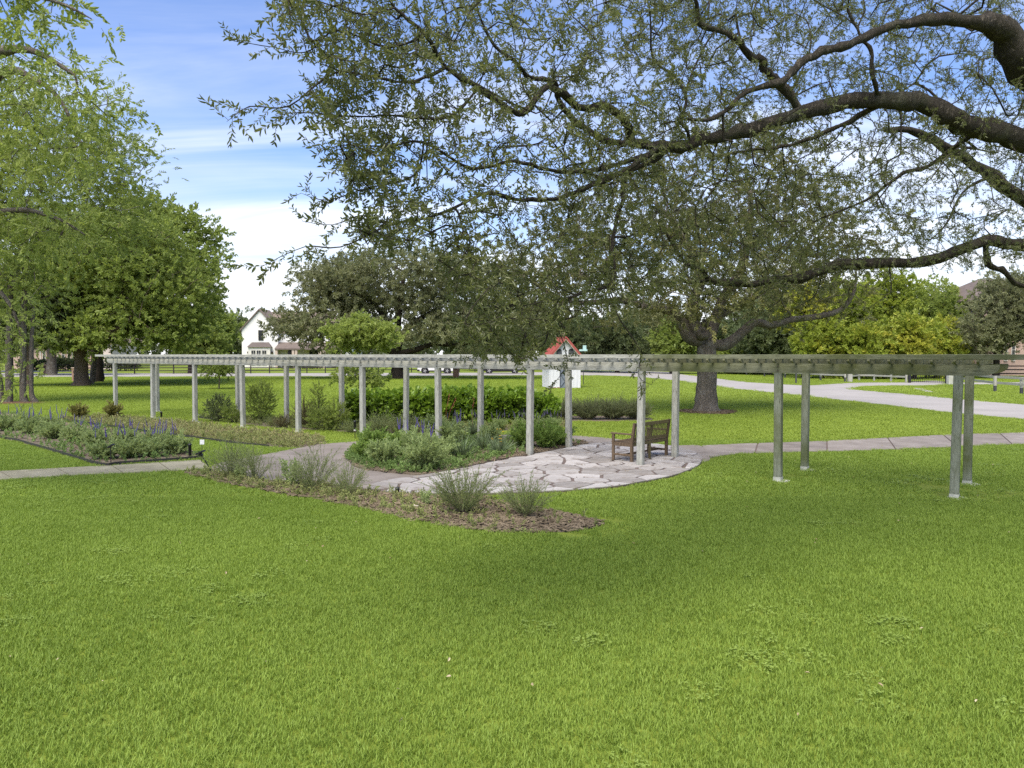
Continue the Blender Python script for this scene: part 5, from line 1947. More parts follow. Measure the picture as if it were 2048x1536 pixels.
# nearer tree whose leafy branches hang in from the west edge
rgq = np.random.default_rng(6)
B7 = np.array([-13.6, 14.2, 0.0])
tt = thing('tree', 'leafy elm whose drooping branches hang in over the lawn from the west', 'tree', tuple(B7))
sk = Skeleton()
tr = sk.line([B7 + (0, 0, -.1), B7 + (.02, 0, .4), B7 + (.1, 0, 2.2), B7 + (.25, 0, 4.0)], [.5, .36, .3, .27])
for pts, rr in (([D(-120, 150, 13), D(-20, 110, 12), D(60, 100, 11.5), D(150, 150, 11.2)], [.14, .09, .05, .02]),
                ([D(-150, 300, 13.4), D(0, 150, 13), D(70, 160, 12.8), D(120, 200, 12.6), D(165, 290, 12.5)], [.16, .07, .045, .03, .012]),
                ([D(-120, 20, 11), D(-40, -20, 10), D(60, -10, 9.4), D(130, 10, 9.2), D(183, 38, 9.1)], [.12, .06, .03, .018, .006]),
                ([D(-160, 480, 14.2), D(-60, 440, 14), D(40, 420, 13.6), D(120, 440, 13.4), D(170, 470, 13.3)], [.15, .08, .05, .028, .01]),
                ([D(-160, 560, 14.5), D(-40, 560, 14.3), D(20, 610, 14.2), D(45, 690, 14.2), D(40, 770, 14.2)], [.12, .05, .032, .018, .006]),
                ([B7 + (-1, .5, 7.5), B7 + (-1.5, .8, 10)], [.2, .1])):
    sk.line(pts, rr, tr[-1])
lo = tr[-1] + 1
T = []
for poly, n_, Ya, Yb in (([(-60, 60), (60, 75), (130, 120), (175, 150), (230, 190), (255, 260), (200, 330), (120, 300), (0, 330), (-60, 330)], 70, 11, 13.2), ([(-60, -60), (100, -50), (150, 0), (180, 38), (120, 30), (40, 30), (-60, 20)], 20, 9, 9.8),
                       ([(-60, 380), (60, 390), (165, 440), (170, 480), (60, 490), (-60, 540)], 40, 13, 14.2), ([(-60, 540), (20, 560), (60, 640), (45, 770), (10, 790), (-60, 760)], 20, 13.8, 14.6)):
    poly = np.array(poly, float)
    l0, h0 = poly.min(0), poly.max(0)
    c_ = 0
    while c_ < n_:
        q = l0 + (h0 - l0) * rgq.random(2)
        if inside(q[None], poly)[0]:
            T.append(D(q[0], q[1], Ya + (Yb - Ya) * rgq.random())); c_ += 1
for _ in range(60):
    d = rgq.normal(size=3); d /= np.linalg.norm(d)
    q = B7 + (-2.0, 1, 8.5) + d * rgq.random() ** .4 * np.array([4.5, 4, 3.2])
    T.append(q)
ends = sk.colonise(np.array(T), .4, rgq, lo=lo, wob=.14)
sk.radii(.005)
sk.build('trunk', M['bark_grey'], tt, origin=B7)
crown('crown', 'elm', ends, sk, tt, 8, .5, .74, rgq, .28, .8, .55, 1.5, origin=B7)

# ------------------------------------------------------------------ trees along the far side
FAR = 'trees along the far side of the road'


def far_tree(label, x, top, Y, w, key, seed, trunk_r=.3, tint=.5, bark='bark_dark', n=90, low=.32, group=None, scale=3.2, per=12, trunk_x=None):
    """a tree at distance Y with its top at photo row `top`, half width w metres"""
    z = top_z(top, Y)
    X = px_x(x, Y)
    rg = np.random.default_rng(seed)
    c = z * (1 + low) / 2
    rz = z * (1 - low) / 2
    bl = []
    for k in range(5):
        a = rg.random() * 6.28
        bl.append((np.array([X + math.cos(a) * w * .5, Y + math.sin(a) * w * .4, c + rg.normal() * rz * .25]), (w * (.45 + .15 * rg.random()), w * .5, rz * (.5 + .2 * rg.random()))))
    bl.append((np.array([X, Y, z - rz * .55]), (w * .5, w * .5, rz * .5)))
    return simple_tree(label, (X if trunk_x is None else px_x(trunk_x, Y), Y), z, bl, n, key, per, w * .3, scale, M[bark], trunk_r, seed, trunk_top=z * max(.16, low - .04), step=max(1.2, w * .3), tint_c=tint, group=group, shell=.4)


far_tree('rounded green tree left of the white house gable'.replace('left of', 'standing beside'), 420, 618, 112, 3.6, 'fresh', 61, .3, .55, n=120)
far_tree('taller dark tree showing just behind the white house roof', 462, 624, 165, 8.0, 'deep', 62, .4, .8, n=100, scale=4.2)
far_tree('leafy green tree filling the gap below the big spreading crown', 380, 640, 100, 3.6, 'fresh', 63, .3, .35, n=100)
far_tree('dense tree beside the pink brick house', 20, 560, 110, 7.5, 'fresh', 64, .4, .2, n=130, scale=3.6)
far_tree('dark tree standing behind the pink brick house roof', 215, 600, 160, 9.0, 'deep', 65, .4, .5, n=100, scale=4.4)
for i, (x, top, Y, w, key, ti, lb) in enumerate((
        (985, 640, 118, 6.0, 'deep', .55, 'dark tree beyond the road above the parked pickup'),
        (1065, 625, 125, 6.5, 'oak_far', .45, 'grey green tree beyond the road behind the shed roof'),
        (1150, 632, 112, 6.0, 'deep', .4, 'dark low tree directly behind the red shed roof'),
        (1235, 645, 104, 5.2, 'deep', .25, 'very dark spreading tree beyond the road behind the pale teal box'),
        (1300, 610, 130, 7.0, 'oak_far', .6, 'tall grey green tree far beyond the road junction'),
        (1345, 650, 98, 3.6, 'fresh', .25, 'small forked tree across the road behind the stout oak'),
        (1470, 620, 120, 6.5, 'deep', .6, 'broad dark tree across the road beside the stout oak trunk'),
        (1540, 640, 92, 4.0, 'deep', .45, 'dark round tree across the road before the yellow foliage'),
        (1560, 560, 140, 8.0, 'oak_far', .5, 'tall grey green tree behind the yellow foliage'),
        (900, 640, 150, 8.0, 'deep', .7, 'distant tree behind the broad grey oak'),
        (700, 640, 170, 8.5, 'deep', .6, 'distant tree behind the porch of the white house'))):
    far_tree(lb, x, top, Y, w, key, 70 + i, .3, ti, n=100, low=.2 if w > 4 else .35, scale=3.4 if Y < 125 else 4.2)
far_tree('small pale shrub like tree across the road under dark trees', 1490, 692, 96, 3.4, 'fresh', 90, .12, .75, n=70, low=.1)
Y = 82.0
for i, (x, top, w, ti, key, Yq, lb) in enumerate((
        (1608, 572, 2.9, .85, 'yellow', 82, 'bright yellow leaved tree at the end of the pale fence'),
        (1645, 640, 2.4, .55, 'yellow', 78, 'low yellow green bush in front of the bright yellow tree'),
        (1690, 556, 3.6, .45, 'yellow', 86, 'yellow green tree with dark gaps between its leaf masses'),
        (1740, 645, 3.0, .5, 'yellow', 77, 'light green bush spreading behind the pale fence'),
        (1765, 525, 4.2, .35, 'yellow', 92, 'tall mixed green and yellow tree above the gate'),
        (1830, 632, 2.8, .8, 'yellow', 76, 'round golden green bush beside the iron gate'),
        (1850, 540, 4.6, .8, 'fresh', 96, 'tall light green tree rising above the golden bush'),
        (1890, 640, 2.4, .7, 'yellow', 79, 'golden tipped bush next to the dark oak'),
        (1925, 600, 3.6, .45, 'fresh', 90, 'mid green tree between the golden bush and the brick house'),
        (1960, 572, 3.4, .75, 'fresh', 120, 'far green tree showing beside the brown roof'))):
    far_tree(lb, x, top, Yq, w, key, 100 + i, .2, ti, n=95, low=.06 if top > 620 else .2, scale=2.5, per=13)
b8 = G(1992, 757)
Y = b8[1]
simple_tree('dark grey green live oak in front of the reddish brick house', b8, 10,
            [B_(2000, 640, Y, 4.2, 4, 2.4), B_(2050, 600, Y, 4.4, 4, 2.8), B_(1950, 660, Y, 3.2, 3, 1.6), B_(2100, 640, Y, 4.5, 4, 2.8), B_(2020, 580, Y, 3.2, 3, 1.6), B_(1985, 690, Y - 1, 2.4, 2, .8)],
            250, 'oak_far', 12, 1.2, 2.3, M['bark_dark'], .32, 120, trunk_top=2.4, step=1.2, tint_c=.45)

# far wood closing the horizon: one mass
rgq = np.random.default_rng(9)
n = 16000
X = (rgq.random(n) * 2 - 1) * 420
Yw = 205 + 30 * rgq.random(n) + .0004 * X ** 2
hh = 6.5 + 5.5 * wave_noise(np.c_[X, np.zeros(n)], 9.0, 1) + 3 * wave_noise(np.c_[X, np.zeros(n)], 2.5, 2)
Z = hh * rgq.random(n) ** .7
d = rgq.normal(size=(n, 3))
wood = scatter('far_wood', 'deep', SP['deep'], np.c_[X, Yw, Z], euler_of(d), 6.5 + 4 * rgq.random(n), np.clip(.55 + .6 * (wave_noise(np.c_[X, Yw], 6, 3) - .5) + .2 * (rgq.random(n) - .5), 0, 1), kind='stuff')

# clipped hedges before the pink house
def hedge(label, x0, x1, Y, h, key, seed, d_=1.0, scale=1.7, n=420):
    rg = np.random.default_rng(seed)
    xa, xb = px_x(x0, Y), px_x(x1, Y)
    t = thing('hedge', label, 'hedge', ((xa + xb) / 2, Y, 0))
    P = np.c_[(rg.random(n) - .5) * (xb - xa), (rg.random(n) - .5) * d_, rg.random(n) ** .6 * h]
    o = scatter('foliage', key, SP[key], P, euler_of(rg.normal(size=(n, 3)) + (0, 0, .4)), scale * (.7 + .5 * rg.random(n)), .3 + .4 * rg.random(n), t, kind='stuff')
    mb = MB()
    for x in np.linspace(xa + .5, xb - .5, 8):
        mb.tube([(x - (xa + xb) / 2, 0, 0), (x - (xa + xb) / 2, 0, h * .8)], .05, 5)
    mb.build('stems', M['bark_dark'], t)


hedge('long dark clipped hedge before the pink brick house', 38, 90, 116, 1.5, 'deep', 1)
hedge('clipped green hedge under the tall narrow windows of the pink house', 108, 158, 120, 1.7, 'deep', 2)
hedge('low clipped hedge beside the garage of the pink house', 208, 280, 118, 1.6, 'deep', 3)
hedge('low dark hedge below the white house porch', 560, 640, 132, 1.2, 'deep', 4)

# ================================================================== garden plants
LF.update({
    'salvia': leaf_mat('salvia_leaf', (.175, .24, .085), (.38, .45, .19), .38, .6, .2),
    'mint': leaf_mat('mint_leaf', (.12, .20, .04), (.27, .37, .09), .4, .5, .25),
    'wiry': leaf_mat('wiry_leaf', (.17, .215, .075), (.34, .385, .17), .4, .6, .2),
    'strap': leaf_mat('strap_leaf', (.075, .11, .05), (.17, .22, .11), .2, .5, .3),
    'bigleaf': leaf_mat('broad_glossy_leaf', (.09, .165, .016), (.22, .33, .034), .4, .4, .4),
    'feather': leaf_mat('feathery_leaf', (.11, .135, .06), (.22, .235, .12), .3, .7, .1),
    'brown': leaf_mat('brown_stem_leaf', (.11, .085, .045), (.22, .20, .10), .3, .8, .1),
    'weed': leaf_mat('weed_leaf', (.14, .17, .05), (.28, .31, .11), .35, .7, .15, (.36, .29, .17)),
    'cover': leaf_mat('ground_cover_leaf', (.11, .17, .05), (.23, .33, .10), .35, .6, .2),
})
SP.update({
    'salvia': sprays('salvia', 'salvia', 4, length=.42, nleaf=34, leaf=.062, width=.024, angle=62, stem=.003, whorl=2, bend=.12),
    'mint': sprays('mint', 'mint', 4, length=.42, nleaf=32, leaf=.056, width=.032, angle=62, stem=.003, whorl=2, bend=.12),
    'wiry': sprays('wiry', 'wiry', 4, length=.45, nleaf=50, leaf=.022, width=.0065, angle=48, stem=.002, whorl=2, bend=.16),
    'bigleaf': sprays('bigleaf', 'bigleaf', 4, length=.28, nleaf=7, leaf=.13, width=.115, angle=68, stem=.005),
    'feather': sprays('feather', 'feather', 4, length=.42, nleaf=90, leaf=.04, width=.0035, angle=45, stem=.0022, whorl=3, bend=.15),
    'brown': sprays('brown', 'brown', 3, length=.42, nleaf=60, leaf=.04, width=.0045, angle=35, stem=.0025, whorl=2),
    'weed': sprays('weed', 'weed', 4, length=.10, nleaf=13, leaf=.034, width=.014, angle=65, stem=.0015),
    'cover': sprays('cover', 'cover', 4, length=.12, nleaf=14, leaf=.042, width=.022, angle=68, stem=.0015),
    'shrub': sprays('shrub', 'fresh', 4, length=.22, nleaf=18, leaf=.05, width=.02, angle=50, stem=.002),
    'shrub_dark': sprays('shrub_dark', 'deep', 4, length=.22, nleaf=18, leaf=.055, width=.022, angle=50, stem=.002),
    'bronze': sprays('bronze', leaf_mat('bronze_leaf', (.14, .13, .03), (.25, .24, .07), .3, .5, .3), 3, length=.20, nleaf=14, leaf=.05, width=.026, angle=50, stem=.003),
})


def strap_source(seed):
    r = np.random.default_rng(seed)
    mb = MB()
    ts = np.linspace(0, 1, 6)
    c = .25 + .35 * r.random()
    P = np.c_[ts * .6 * (1 - .2 * c * ts), np.zeros(6), -c * .28 * ts ** 2.4]
    w = np.array([.010, .011, .010, .008, .005, .0008])
    V = [p + s * np.array([0, ww, .25 * ww]) for p, ww in zip(P, w) for s in (-1, 1)]
    mb.add(V, [(2 * i, 2 * i + 1, 2 * i + 3, 2 * i + 2) for i in range(5)])
    return bpy.data.objects.new('strap_%d' % seed, mb.mesh('strap', LF['strap']))


SP['strap'] = [strap_source(k) for k in range(4)]
LEN = {'salvia': .42, 'mint': .42, 'wiry': .45, 'feather': .42, 'brown': .42, 'shrub': .22, 'shrub_dark': .22, 'bronze': .2, 'strap': .6, 'bigleaf': .28}


def plant(name, label, px, h, spread, n, key, seed, cat='shrub', base_r=.06, side=2, group=None, tint=.5, sc=1.0, z0=.02, parent=None):
    """stems fanning up from one foot, with side shoots"""
    rg = np.random.default_rng(seed)
    p = G(*px)
    t = thing(name, label, cat, (p[0], p[1], z0), rg.random() * 6.28, group)
    a = rg.random(n) * 6.283
    th = np.radians(spread) * np.sqrt(rg.random(n))
    d = np.c_[np.sin(th) * np.cos(a), np.sin(th) * np.sin(a), np.cos(th)]
    ln = h * (.62 + .42 * rg.random(n)) * (1 - .15 * (th / (np.radians(spread) + 1e-6)))
    b = np.c_[np.cos(a), np.sin(a), np.zeros(n)] * base_r * rg.random((n, 1))
    pos, dr, sc_ = [b], [d], [ln / LEN[key]]
    for _ in range(side):
        u = .3 + .5 * rg.random((n, 1))
        q = b + d * ln[:, None] * u
        dd = d + rg.normal(size=d.shape) * .5
        pos.append(q); dr.append(dd); sc_.append(ln * (.35 + .25 * rg.random(n)) / LEN[key])
    pos, dr, sc_ = np.concatenate(pos), np.concatenate(dr), np.concatenate(sc_)
    m = len(pos)
    thick = np.clip(sc_, .5, 1.25) * sc
    ti = np.clip(tint + .5 * (rg.random(m) - .5) + .25 * (rg.random() - .5), 0, 1)
    scatter('foliage', key, SP[key], pos, euler_of(dr), np.c_[sc_, thick, thick], ti, t, kind='stuff')
    return t


def bush(name, label, px, h, rx, n, key, seed, cat='shrub', scale=1.0, tint=.5, z0=.02, ry=None, low=.05, group=None, stems=7):
    """rounded bush: sprays through its volume on a few stems"""
    rg = np.random.default_rng(seed)
    p = G(*px)
    t = thing(name, label, cat, (p[0], p[1], z0), 0, group)
    d = rg.normal(size=(n, 3)); d /= np.linalg.norm(d, axis=1, keepdims=True)
    r = rg.random((n, 1)) ** .38
    lump = .8 + .4 * wave_noise(d, .55, seed % 4)[:, None]
    q = d * r * lump * np.array([rx, ry or rx, h * .5])
    q[:, 2] += h * .52
    q[:, 2] = np.maximum(q[:, 2], low)
    dd = d * .7 + (0, 0, .5) + rg.normal(size=d.shape) * .5
    scatter('foliage', key, SP[key], q, euler_of(dd), scale * (.7 + .6 * rg.random(n)), np.clip(tint + .6 * (rg.random(n) - .5), 0, 1), t, kind='stuff')
    mb = MB()
    for k in range(stems):
        a = rg.random() * 6.28
        e = np.array([math.cos(a) * rx * .5, math.sin(a) * (ry or rx) * .5, h * .7])
        mb.tube([(e[0] * .1, e[1] * .1, -.02), e * .5 + (0, 0, .05), e], [.012, .009, .004], 5)
    mb.build('stems', M['twig'], t)
    return t


# flower spikes
M['purple'] = mottled('purple_flower', [(.3, (.045, .032, .13)), (.7, (.12, .085, .30))], 60, .8)
M['dull_purple'] = mottled('dull_purple_flower', [(.3, (.035, .03, .06)), (.7, (.085, .075, .13))], 60, .8)


def spike_mesh(name, mat, L_=.22, stalk=.14):
    mb = MB()
    mb.tube([(0, 0, 0), (0, 0, stalk + L_ * .9)], .0028, 4, 1)
    r = np.random.default_rng(3)
    for k in range(11):
        z = stalk + L_ * k / 11
        rr = .017 * (1 - .72 * k / 11) * (.8 + .4 * r.random())
        mb.lathe([(.002, z - .006), (rr, z + .004), (rr * .75, z + .013), (.002, z + .017)], 7)
    return mb.mesh(name, [mat, M['twig']])


SPIKE = spike_mesh('flower_spike', M['purple'])
SPIKE_D = spike_mesh('flower_spike_dull', M['dull_purple'], .18)


def spikes(t, n, h, r, rg, me=None, tall=1.0):
    for k in range(n):
        a, u = rg.random() * 6.28, math.sqrt(rg.random()) * r
        put('flower_spike', me or SPIKE, t, (math.cos(a) * u, math.sin(a) * u, h * (.62 + .22 * rg.random())), (rg.normal() * .16, rg.normal() * .16, 0), (1, 1, (.8 + .6 * rg.random()) * tall))


SALV = [((15, 862), .52, 4, 'at the open end of the long bed'), ((62, 868), .55, 6, 'second along the steel edging in the long bed'), ((108, 878), .55, 6, 'in the middle of the long bed by the edging'),
        ((-40, 852), .5, 3, 'farthest along the long bed'), ((45, 848), .45, 5, 'behind the pale clumps in the long bed'), ((100, 856), .42, 5, 'in the long bed beside the weedy strip'),
        ((150, 885), .5, 5, 'halfway down the long bed'), ((190, 893), .46, 7, 'with crowded spikes near the square solar light'), ((212, 918), .50, 3, 'right behind the square solar light'),
        ((258, 916), .52, 6, 'on the path side of the long bed'), ((302, 914), .52, 7, 'on the path side with many tall spikes'), ((350, 908), .55, 6, 'at the path end beside the stubby light'),
        ((250, 886), .42, 6, 'among short plants in the long bed'), ((310, 888), .42, 4, 'in the long bed close to the marker')]
for i, (px, h, ns, lb) in enumerate(SALV):
    lb = lb.replace('right behind', 'close behind')
    t = plant('salvia_plant', 'grey green salvia with purple spikes ' + lb, px, h, 62, 62, 'salvia', 200 + i, 'plant', .10, 2, 'salvia plants in the long bed', tint=.55 if i < 6 else .62)
    spikes(t, ns, h, .30, np.random.default_rng(300 + i))

# island bed
isl = 'plants in the island bed'
for i, (px, h, ns, ti, lb) in enumerate((((728, 921), .42, 0, .5, 'leafy green plant at the pointed tip of the island bed'), ((768, 934), .48, 0, .45, 'low leafy plant at the curved path side of the island bed'),
                                         ((800, 915), .62, 4, .5, 'tall leafy salvia in the island with upright purple spikes'), ((852, 944), .62, 3, .6, 'rounded leafy salvia with purple spikes by the flagstone corner'),
                                         ((745, 903), .5, 0, .35, 'dark green plant behind the tip of the island bed'), ((838, 920), .66, 5, .5, 'bushy salvia with a cluster of purple spikes below a pergola post'), ((880, 925), .5, 0, .6, 'pale leafy plant next to the spiky rosette'),
                                         ((1090, 900), .62, 0, .3, 'dense dark green plant between the two pergola posts'), ((1122, 894), .5, 0, .35, 'small dark green plant beside the far pergola post'), ((1050, 897), .55, 0, .35, 'dark leafy plant behind the near pergola post'),
                                         ((980, 888), .5, 0, .5, 'grey green plant behind the yellow flowers'), ((905, 892), .55, 3, .45, 'blue green plant with dark spikes at the back of the island'))):
    h = h * (1.18 + .12 * math.sin(i * 2.3))
    t = plant('leafy_plant' if not ns else 'salvia_plant', lb, px, h, 46, 46, ('mint', 'salvia', 'mint', 'salvia', 'mint', 'salvia', 'salvia', 'mint', 'mint', 'mint', 'salvia', 'salvia')[i], 330 + i, 'plant', .10, 2, isl, tint=ti + .08, z0=.05)
    if ns:
        spikes(t, ns, h, .22, np.random.default_rng(360 + i), tall=1.15)
M['yellow_fl'] = plain('yellow_petal', (.62, .38, .02), .6)
M['coral'] = plain('coral_stalk', (.28, .08, .05), .7)
for i, (px, h, lb, stalk) in enumerate((((926, 921), .62, 'spiky grey green rosette with thin arching leaves by the patio', 0), ((968, 903), .55, 'smaller spiky rosette behind the yellow flowers', 0), ((1000, 913), .55, 'grassy clump with small yellow flowers beside the patio', 9),
                                        ((1035, 890), .55, 'thin leaved clump behind the near pergola post', 0), ((893, 876), .6, 'rosette with two long coral flower stalks', -2), ((945, 872), .5, 'rosette with one coral flower stalk before the hedge', -1))):
    t = plant('spiky_plant', lb, px, h * 1.15, 62, 150, 'strap', 380 + i, 'plant', .05, 0, isl, tint=.5, z0=.05)
    rg = np.random.default_rng(390 + i)
    if stalk > 0:
        for k in range(stalk):
            mb = MB()
            a = rg.random() * 6.28
            x, y, z = math.cos(a) * .2 * rg.random(), math.sin(a) * .2 * rg.random(), .3 + .32 * rg.random()
            mb.tube([(x * .3, y * .3, 0), (x, y, z)], .002, 4, 1)
            for q in range(5):
                b_ = q * 1.26
                v, f = leaf_shape(.035, .022)
                mb.add(v @ rot_to((math.cos(b_), math.sin(b_), .4), 0).T + (x, y, z), f)
            mb.build('flower', [M['yellow_fl'], M['twig']], t)
    for k in range(-stalk if stalk < 0 else 0):
        mb = MB()
        L_ = 1.15 + .15 * k
        e = np.array([-.35 + .2 * k, .1, L_])
        pts = np.array([(0, 0, .1), e * .5 + (.06, 0, .1), e])
        mb.tube(smooth_line(pts, 5), np.linspace(.006, .003, 11), 5)
        for q in range(12):
            c = pts[1] + (pts[2] - pts[1]) * (.35 + .65 * q / 12)
            mb.lathe([(.001, -.02), (.009, 0), (.001, .025)], 5, 0, c + rg.normal(size=3) * .012)
        mb.build('flower_stalk', M['coral'], t)

# front mulch bed
for i, (px, h, sp, n, lb, nm, key, ti) in enumerate((
        ((462, 957), .78, 52, 75, 'airy wiry shrub beside the leaning solar light', 'wiry_shrub', 'wiry', .5), ((512, 961), .70, 48, 60, 'airy wiry shrub next to the tall one by the solar light', 'wiry_shrub', 'wiry', .6),
        ((553, 972), .42, 30, 16, 'small feathery seedling between the airy shrubs', 'seedling', 'wiry', .7), ((580, 974), .50, 22, 14, 'thin upright blue green seedling in the mulch', 'seedling', 'salvia', .6),
        ((628, 983), .80, 46, 70, 'open wiry shrub leaning over the curved path', 'wiry_shrub', 'wiry', .45), ((697, 991), .62, 58, 62, 'low spreading wiry shrub with bright green base', 'wiry_shrub', 'wiry', .4),
        ((793, 1000), .30, 50, 16, 'little green seedling around the short stake light', 'seedling', 'wiry', .7), ((928, 1028), .84, 50, 100, 'largest wiry shrub at the rounded end of the mulch bed', 'wiry_shrub', 'wiry', .45),
        ((1052, 1034), .64, 56, 84, 'dense wiry shrub at the tip of the mulch bed', 'wiry_shrub', 'wiry', .38), ((482, 962), .34, 30, 12, 'bright green weed under the airy shrub', 'seedling', 'salvia', .9), ((850, 1012), .26, 60, 12, 'tiny green weed next to the pale rock', 'seedling', 'salvia', .8))):
    plant(nm, lb, px, h * 1.05, sp, int(n * .75), key, 400 + i, 'shrub' if nm == 'wiry_shrub' else 'plant', .07, 3 if nm == 'wiry_shrub' else 1, tint=ti)

# back bed
bush('shrub', 'rounded glossy shrub taller than its neighbours behind the pergola', (520, 845), 1.32, .50, 420, 'shrub', 420, tint=.4, scale=.95)
bush('shrub', 'conical dark green shrub at the tip of the back bed', (437, 843), .86, .42, 240, 'shrub_dark', 421, tint=.75)
bush('shrub', 'small pale shrub between the dark cone and the round shrub', (463, 846), .55, .32, 120, 'shrub', 422, tint=.35)
plant('shrub', 'wispy brown stemmed shrub behind a pergola post', (612, 856), .95, 36, 60, 'brown', 423, tint=.5)
bush('shrub', 'tall narrow leafy spire in the back bed', (636, 858), 1.50, .17, 90, 'shrub', 424, tint=.7)
bush('shrub', 'bright green low bush at the foot of the leafy spire', (645, 861), .62, .42, 150, 'shrub', 425, tint=.8)
bush('shrub', 'fresh yellow green bush at the end of the broad leaved hedge', (672, 860), .72, .40, 150, 'shrub', 426, tint=.95, scale=1.1)
plant('shrub', 'low brownish clump in the middle of the back bed', (565, 856), .5, 60, 60, 'brown', 427, tint=.4)
plant('shrub', 'small brown green clump beside the round shrub', (545, 853), .42, 55, 40, 'wiry', 428, tint=.3)
plant('shrub', 'airy pale green shrub before the broad leaved hedge', (760, 868), .78, 58, 110, 'wiry', 429, tint=.75)
plant('shrub', 'second airy pale green shrub before the broad leaved hedge', (812, 866), .74, 58, 100, 'wiry', 430, tint=.7)
plant('shrub', 'low pale clump at the foot of the hedge by a pergola post', (700, 866), .5, 60, 70, 'wiry', 431, tint=.6)
plant('shrub', 'low green clump behind the island plants', (870, 864), .6, 60, 80, 'salvia', 432, tint=.5)
for i, x in enumerate((910, 955, 1000, 1040, 1075, 1105)):
    t = plant('salvia_plant', 'dull purple flowered salvia in the row under the broad leaved hedge', (x, 862 - (x - 910) * .02), .42, 50, 46, 'salvia', 440 + i, 'plant', .1, 1, 'row of dull purple salvia', tint=.3)
    spikes(t, 9, .42, .3, np.random.default_rng(450 + i), SPIKE_D, .85)
rg = np.random.default_rng(460)
xa, xb = G(688, 850), G(1108, 850)
c = (xa + xb) / 2
t = thing('hedge', 'long broad leaved bright green hedge behind the pergola', 'hedge', (c[0], c[1] + .35, 0))
n = 1500
P = np.c_[(rg.random(n) - .5) * (xb[0] - xa[0]), (rg.random(n) - .5) * 1.0, np.zeros(n)]
top_ = .92 + .22 * wave_noise(np.c_[P[:, 0], P[:, 0] * 0], .8, 2) - .35 * np.clip((P[:, 0] - 2.6) / 1.2, 0, 1) - .25 * np.clip((-P[:, 0] - 3.3) / .5, 0, 1)
P[:, 2] = .06 + (top_ - .06) * rg.random(n) ** .55
dd = np.c_[rg.normal(size=n) * .6, (P[:, 1] * 1.2 - .25) + rg.normal(size=n) * .4, .5 + rg.normal(size=n) * .4]
scatter('foliage', 'bigleaf', SP['bigleaf'], P, euler_of(dd), .8 + .5 * rg.random(n), np.clip(.5 + .5 * (wave_noise(P, .9, 1) - .5) + .4 * (rg.random(n) - .5), 0, 1), t, kind='stuff')
mb = MB()
for x in np.linspace((xa - c)[0] + .3, (xb - c)[0] - .3, 14):
    mb.tube([(x, 0, 0), (x + .1 * rg.normal(), .1 * rg.normal(), .8)], [.018, .008], 5)
mb.build('stems', M['twig'], t)
for i, (x, h, lb) in enumerate(((1075, .82, 'feathery grey green shrub touching the end of the hedge'), (1125, .80, 'feathery shrub second from the hedge'), (1175, .84, 'feathery shrub in the middle of the feathery row'), (1225, .86, 'feathery shrub second from the open end of the row'), (1272, .78, 'feathery shrub at the open end of the row near the bench'))):
    plant('feathery_shrub', lb, (x, 839), h, 56, 150, 'feather', 470 + i, base_r=.22, side=3, tint=.5, group='feathery shrubs')
for i, (x, lb) in enumerate(((158, 'little bronze shrub in the weedy bed nearer the cluster of pale trunks'), (225, 'little bronze shrub in the weedy bed by the end pergola post'))):
    plant('bronze_shrub', lb, (x, 840), .62, 34, 34, 'bronze', 480 + i, base_r=.05, side=3, tint=.5)

# ground plants nobody would count
def carpet(name, key, poly, n, smin, smax, tint, z=.015, seed=0, keep=None):
    rg = np.random.default_rng(seed)
    lo_, hi_ = poly.min(0), poly.max(0)
    Q = lo_ + (hi_ - lo_) * rg.random((n * 4, 2))
    Q = Q[inside(Q, poly)]
    if keep is not None:
        Q = Q[keep(Q, rg)]
    Q = Q[:n]
    m = len(Q)
    d = np.c_[rg.normal(size=(m, 2)) * .6, .6 + .4 * rg.random(m)]
    ti = np.clip(tint + .6 * (wave_noise(Q, .7, seed % 4) - .5) + .5 * (rg.random(m) - .5), 0, 1)
    return scatter(name, key, SP[key], np.c_[Q, np.full(m, z)], euler_of(d), smin + (smax - smin) * rg.random(m), ti, kind='stuff')


carpet('weeds', 'weed', WEED_BED, 2900, .6, 2.1, .72, seed=1)
carpet('dry_weeds', 'brown', WEED_BED, 420, .25, .6, .6, seed=6)
carpet('ground_cover', 'cover', SALVIA_BED, 2600, .7, 1.8, .5, seed=2)
carpet('ground_cover', 'cover', ISLAND, 1700, .6, 1.6, .5, .05, seed=3, keep=lambda Q, r: r.random(len(Q)) < np.clip((.9 - Q[:, 0]) / 2.6, .10, 1))
carpet('weeds', 'weed', BACK_BED, 2400, .8, 2.2, .5, seed=4)
carpet('weeds', 'weed', FRONT_BED, 1500, .4, 1.7, .5, seed=5, keep=lambda Q, r: r.random(len(Q)) < np.clip((.5 - Q[:, 0]) / 4, .12, 1))
M['chip'] = leaf_mat('bark_chip', (.055, .040, .025), (.27, .215, .145), .0, .9, .1)


def chip_source(seed):
    r = np.random.default_rng(seed)
    mb = MB()
    for _ in range(5):
        l_, w_ = .022 + .03 * r.random(), .010 + .012 * r.random()
        a = r.random() * 6.28
        v = np.array([(-l_, -w_, 0), (l_, -w_ * .6, 0), (l_ * .8, w_, 0), (-l_ * .7, w_ * .8, 0), (-l_ * .9, -w_ * .8, .006), (l_ * .9, -w_ * .5, .008), (l_ * .7, w_ * .8, .008), (-l_ * .6, w_ * .7, .006)])
        R = rot_to((math.cos(a), math.sin(a), .25 * r.normal()), r.normal() * .3)
        mb.add(v @ R.T + np.r_[r.normal(size=2) * .05, .008 * r.random()], [(4, 5, 6, 7), (0, 1, 5, 4), (1, 2, 6, 5), (2, 3, 7, 6), (3, 0, 4, 7)])
    return bpy.data.objects.new('chips_%d' % seed, mb.mesh('chips', M['chip']))


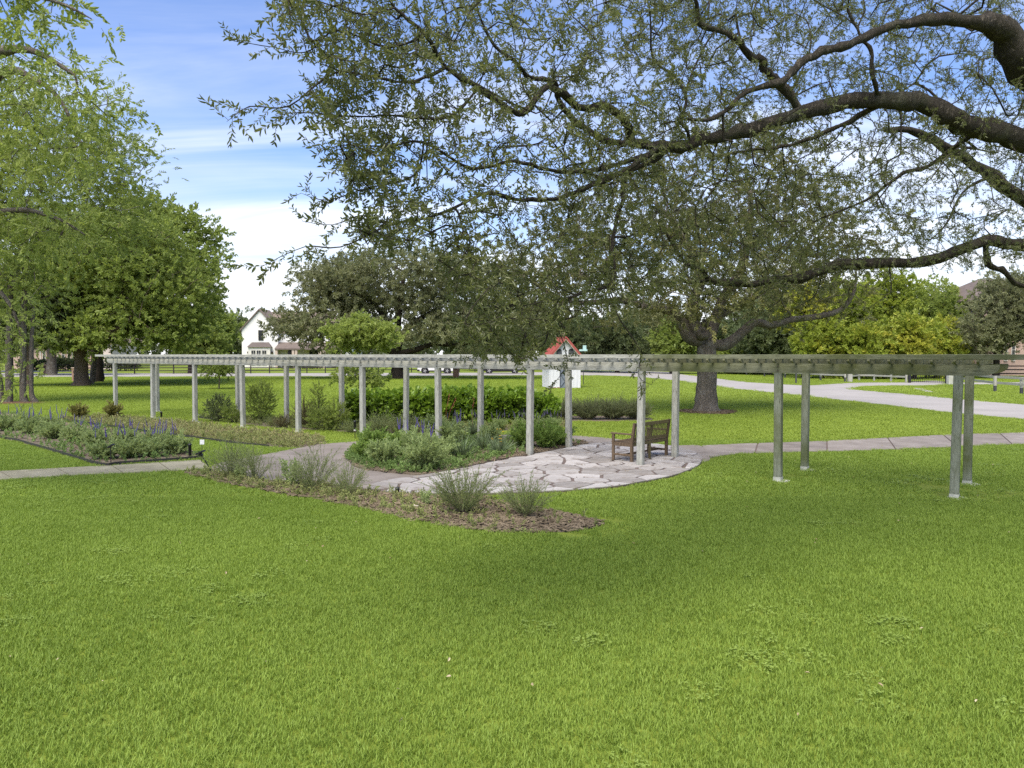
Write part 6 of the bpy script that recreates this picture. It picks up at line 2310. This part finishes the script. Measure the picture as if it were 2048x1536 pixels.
SP['chip'] = [chip_source(k) for k in range(4)]
for k, (poly, n, z) in enumerate(((FRONT_BED, 3600, .016), (SALVIA_BED, 1500, .02), (ISLAND, 1800, .052), (OAK2_RING, 700, .032))):
    rg = np.random.default_rng(500 + k)
    lo_, hi_ = poly.min(0), poly.max(0)
    Q = lo_ + (hi_ - lo_) * rg.random((n * 4, 2))
    Q = Q[inside(Q, poly)][:n]
    m = len(Q)
    scatter('mulch', 'chip', SP['chip'], np.c_[Q, np.full(m, z)], np.c_[rg.normal(size=(m, 2)) * .15, rg.random(m) * 6.28], .6 + .7 * rg.random(m), np.clip((.45 if k < 3 else .12) + .5 * (wave_noise(Q, .5, 1) - .5) + .5 * (rg.random(m) - .5), 0, 1), kind='stuff')
# fallen leaves here and there on the lawn
fl = MB()
v, f = leaf_shape(.05, .024, .2, .15)
fl.add(v, f)
fsrc = [bpy.data.objects.new('fallen_leaf_src', fl.mesh('fallen_leaf', leaf_mat('fallen_leaf', (.16, .10, .04), (.50, .44, .30), 0, .8, .1)))]
rg = np.random.default_rng(77)
Q = np.c_[(rg.random(220) * 2 - 1) * 11, 4 + 17 * rg.random(220)]
for poly in NO_GRASS:
    Q = Q[~inside(Q, poly)]
m = len(Q)
scatter('fallen_leaves', 'fallen', fsrc, np.c_[Q, .05 + .02 * rg.random(m)], np.c_[rg.normal(size=(m, 2)) * .4, rg.random(m) * 6.28], .45 + .5 * rg.random(m), .8 * rg.random(m), kind='stuff')
# leaves and twigs lying on the paving
pts = []
for poly, n in ((PATIO, 90), (PATH_LOOP, 60), (PATH_R, 30)):
    lo_, hi_ = poly.min(0), poly.max(0)
    Q = lo_ + (hi_ - lo_) * rg.random((n * 3, 2))
    pts.append(Q[inside(Q, poly)][:n])
Q = np.concatenate(pts); m = len(Q)
scatter('fallen_leaves', 'fallen', fsrc, np.c_[Q, np.full(m, .062)], np.c_[rg.normal(size=(m, 2)) * .1, rg.random(m) * 6.28], .5 + .6 * rg.random(m), .5 * rg.random(m), kind='stuff')
